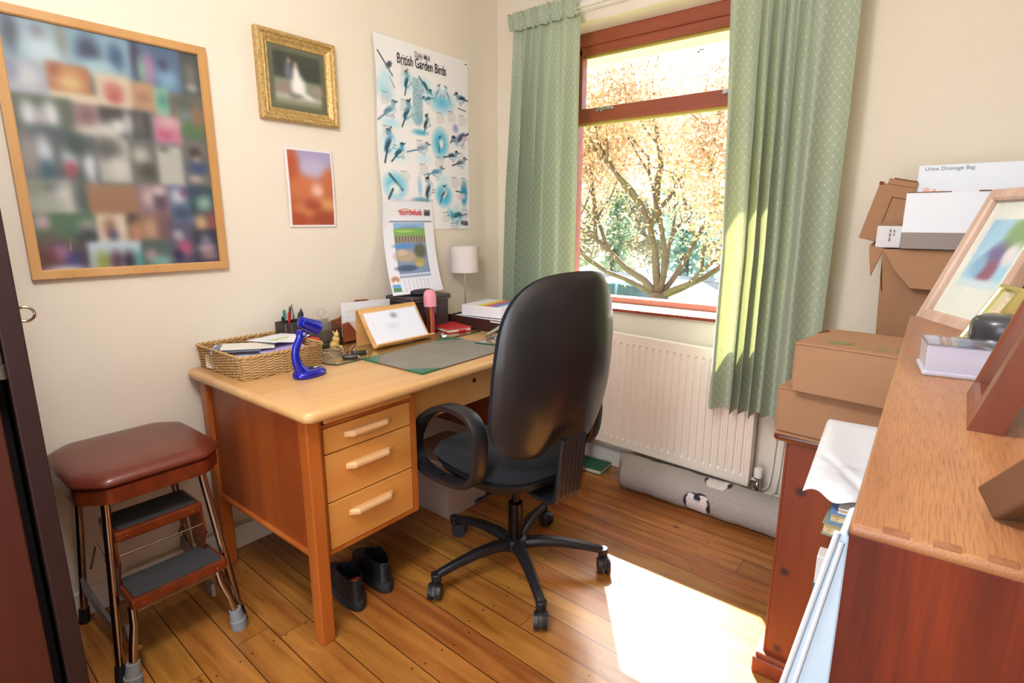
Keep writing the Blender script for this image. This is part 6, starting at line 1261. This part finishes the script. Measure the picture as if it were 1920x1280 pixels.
conifer('distant small evergreen tree at the left of the window view', -11.6, 18, 6.6, 1.4, 14, leafmat('pale_green_needles', '8fae74', 'b5c48c', .4), 3500)
q = np.random.default_rng(21); t = thing('hedge', 'round green bush beyond the lawn at the left of the window view', 'bush', (-4.2, 6.6, GZ)); a = q.normal(size=(7000, 3)); a /= np.linalg.norm(a, axis=1)[:, None]; rad = q.random(7000)[:, None]**.25
leaves(np.array((-4.25, 6.6, GZ+.95))+a*rad*np.array((1.0, .6, .95)), .05, 22).build('foliage', leafmat('bright_green_leaves', '7fae48', 'b4cc6c', .4), t); MB().cyl((-4.25, 6.6, GZ), (-4.25, 6.6, GZ+.9), .05).build('stem', m_bark, t)
q = np.random.default_rng(31); t = thing('shrub_row', 'long row of mixed shrubs behind the grey stone wall', 'shrubs', (-5, 19.8, GZ)); P = np.stack([-18+22*q.random(26000), 19.8+.25*q.normal(size=26000), np.zeros(26000)], 1); P[:, 2] = GZ+.6+(3.3+.5*np.sin(P[:, 0]*1.7)+.3*np.sin(P[:, 0]*4.1))*q.random(26000)**.7
leaves(P, .12, 32).build('foliage', leafmat('shrub_leaves', '8f9c72', 'c4b094', .4), t)
# stone wall, gate post, cars
m_stone = mat('grey_stone_wall', '8d8d90', .9, noise=(7, 'a4a29c', .25), bump=(12, .7)); tag(MB().rbox(-12, 13, GZ, 8, 13.3, GZ+.98, .02).rbox(-12, 12.95, GZ+.98, 8, 13.35, GZ+1.06, .02).build('garden_wall', m_stone), 'long grey stone wall across the road', 'wall')
tag(MB().rbox(-3.15, 6.2, GZ, -2.98, 6.38, 1.0-.62, .01).rbox(-3.18, 6.17, .36, -2.95, 6.41, .40, .01).build('gate_post', m_stone), 'grey gate post left of the tree trunk', 'post')
m_cwin = mat('car_window', '4a6078', .1, spec=.8); m_tyre = mat('tyre_rubber', '1c1c1e', .8)
def car(label, x, y, rz, m):
    t = thing('car', label, 'car', (x, y, GZ-.02), rz); W = .86
    pr = [(-2.05, .32), (-2.1, .62), (-1.95, .82), (-1.35, .92), (-.75, 1.34), (.15, 1.42), (1.25, 1.36), (1.85, 1.06), (2.02, .90), (2.06, .60), (2.02, .32)]
    b = MB(); n = len(pr); rows_ = ((-W, .0, 1), (-W*.96, .02, 1), (-W*.6, .05, 1), (W*.6, .05, 1), (W*.96, .02, 1), (W, .0, 1)); vs = []
    for yy, dz, s_ in rows_: vs += [(px, yy*(1-.18*max(0, pz-.9)/.5), pz+dz*(pz > .9)) for px, pz in pr]
    b.add(vs, [tuple(range(n))[::-1], tuple(5*n+k for k in range(n))]+[(i*n+k, i*n+(k+1) % n, (i+1)*n+(k+1) % n, (i+1)*n+k) for i in range(5) for k in range(n)]); b.build('body', m, t, world=False, smooth=True)
    for sg in (-1, 1):
        yy = sg*(W*.865); b = MB()
        for x0, x1, x2, x3 in ((-1.15, -.72, -.02, -.02), (.05, .05, .90, 1.35)): b.add([(x0, sg*.862, .95), (x1, sg*.80, 1.33), (x2, sg*.80, 1.38 if x0 < 0 else 1.32), (x3, sg*.862, .95)] if x0 < 0 else [(x0, sg*.862, .95), (x1, sg*.80, 1.38), (x2, sg*.80, 1.32), (x3, sg*.862, .97)], [(0, 1, 2, 3)])
        b.build('side_window', m_cwin, t, world=False, solid=.01)
    b = MB(); b.add([(-1.30, -.70, .97), (-1.30, .70, .97), (-.78, .62, 1.375), (-.78, -.62, 1.375)], [(0, 1, 2, 3)]); b.build('windscreen', m_cwin, t, world=False, solid=.02)
    for wx in (-1.3, 1.3):
        for sg in (-1, 1): MB().cyl((wx, sg*.70, .31), (wx, sg*.88, .31), .31, seg=20).build('wheel', m_tyre, t, world=False, smooth=True)
car('pale blue-white car parked beyond the tree trunk', -3.42, 8.6, 0, mat('pale_blue_car_paint', 'c4dcec', .25, coat=.5))
# ================================================================ GROUPS
GR = {'pen': 'pens in the pen box', 'pencil': 'pencils in the clear tube', 'envelope': 'envelopes in the letter rack', 'shoe': 'pair of shoes under the desk', 'curtain': 'curtains at the window', 'key fob': 'car key fobs on the desk glass', 'glass sheet': 'glass sheets on the desk', 'tree': 'trees outside the window'}
for o in bpy.data.objects:
    c = o.get('category'); n = o.name.split('.')[0]
    if c in GR and n != 'mailing_envelope': o['group'] = GR[c]
    if n == 'paperback': o['group'] = 'books under the white mailing envelope'
    if n == 'magazine': o['group'] = 'leaflets and magazines in the wicker basket'
    if n == 'cardboard_box': o['group'] = 'flat cardboard boxes at the cabinet corner'
    if n == 'tray_papers': o['group'] = 'papers in the letter tray'
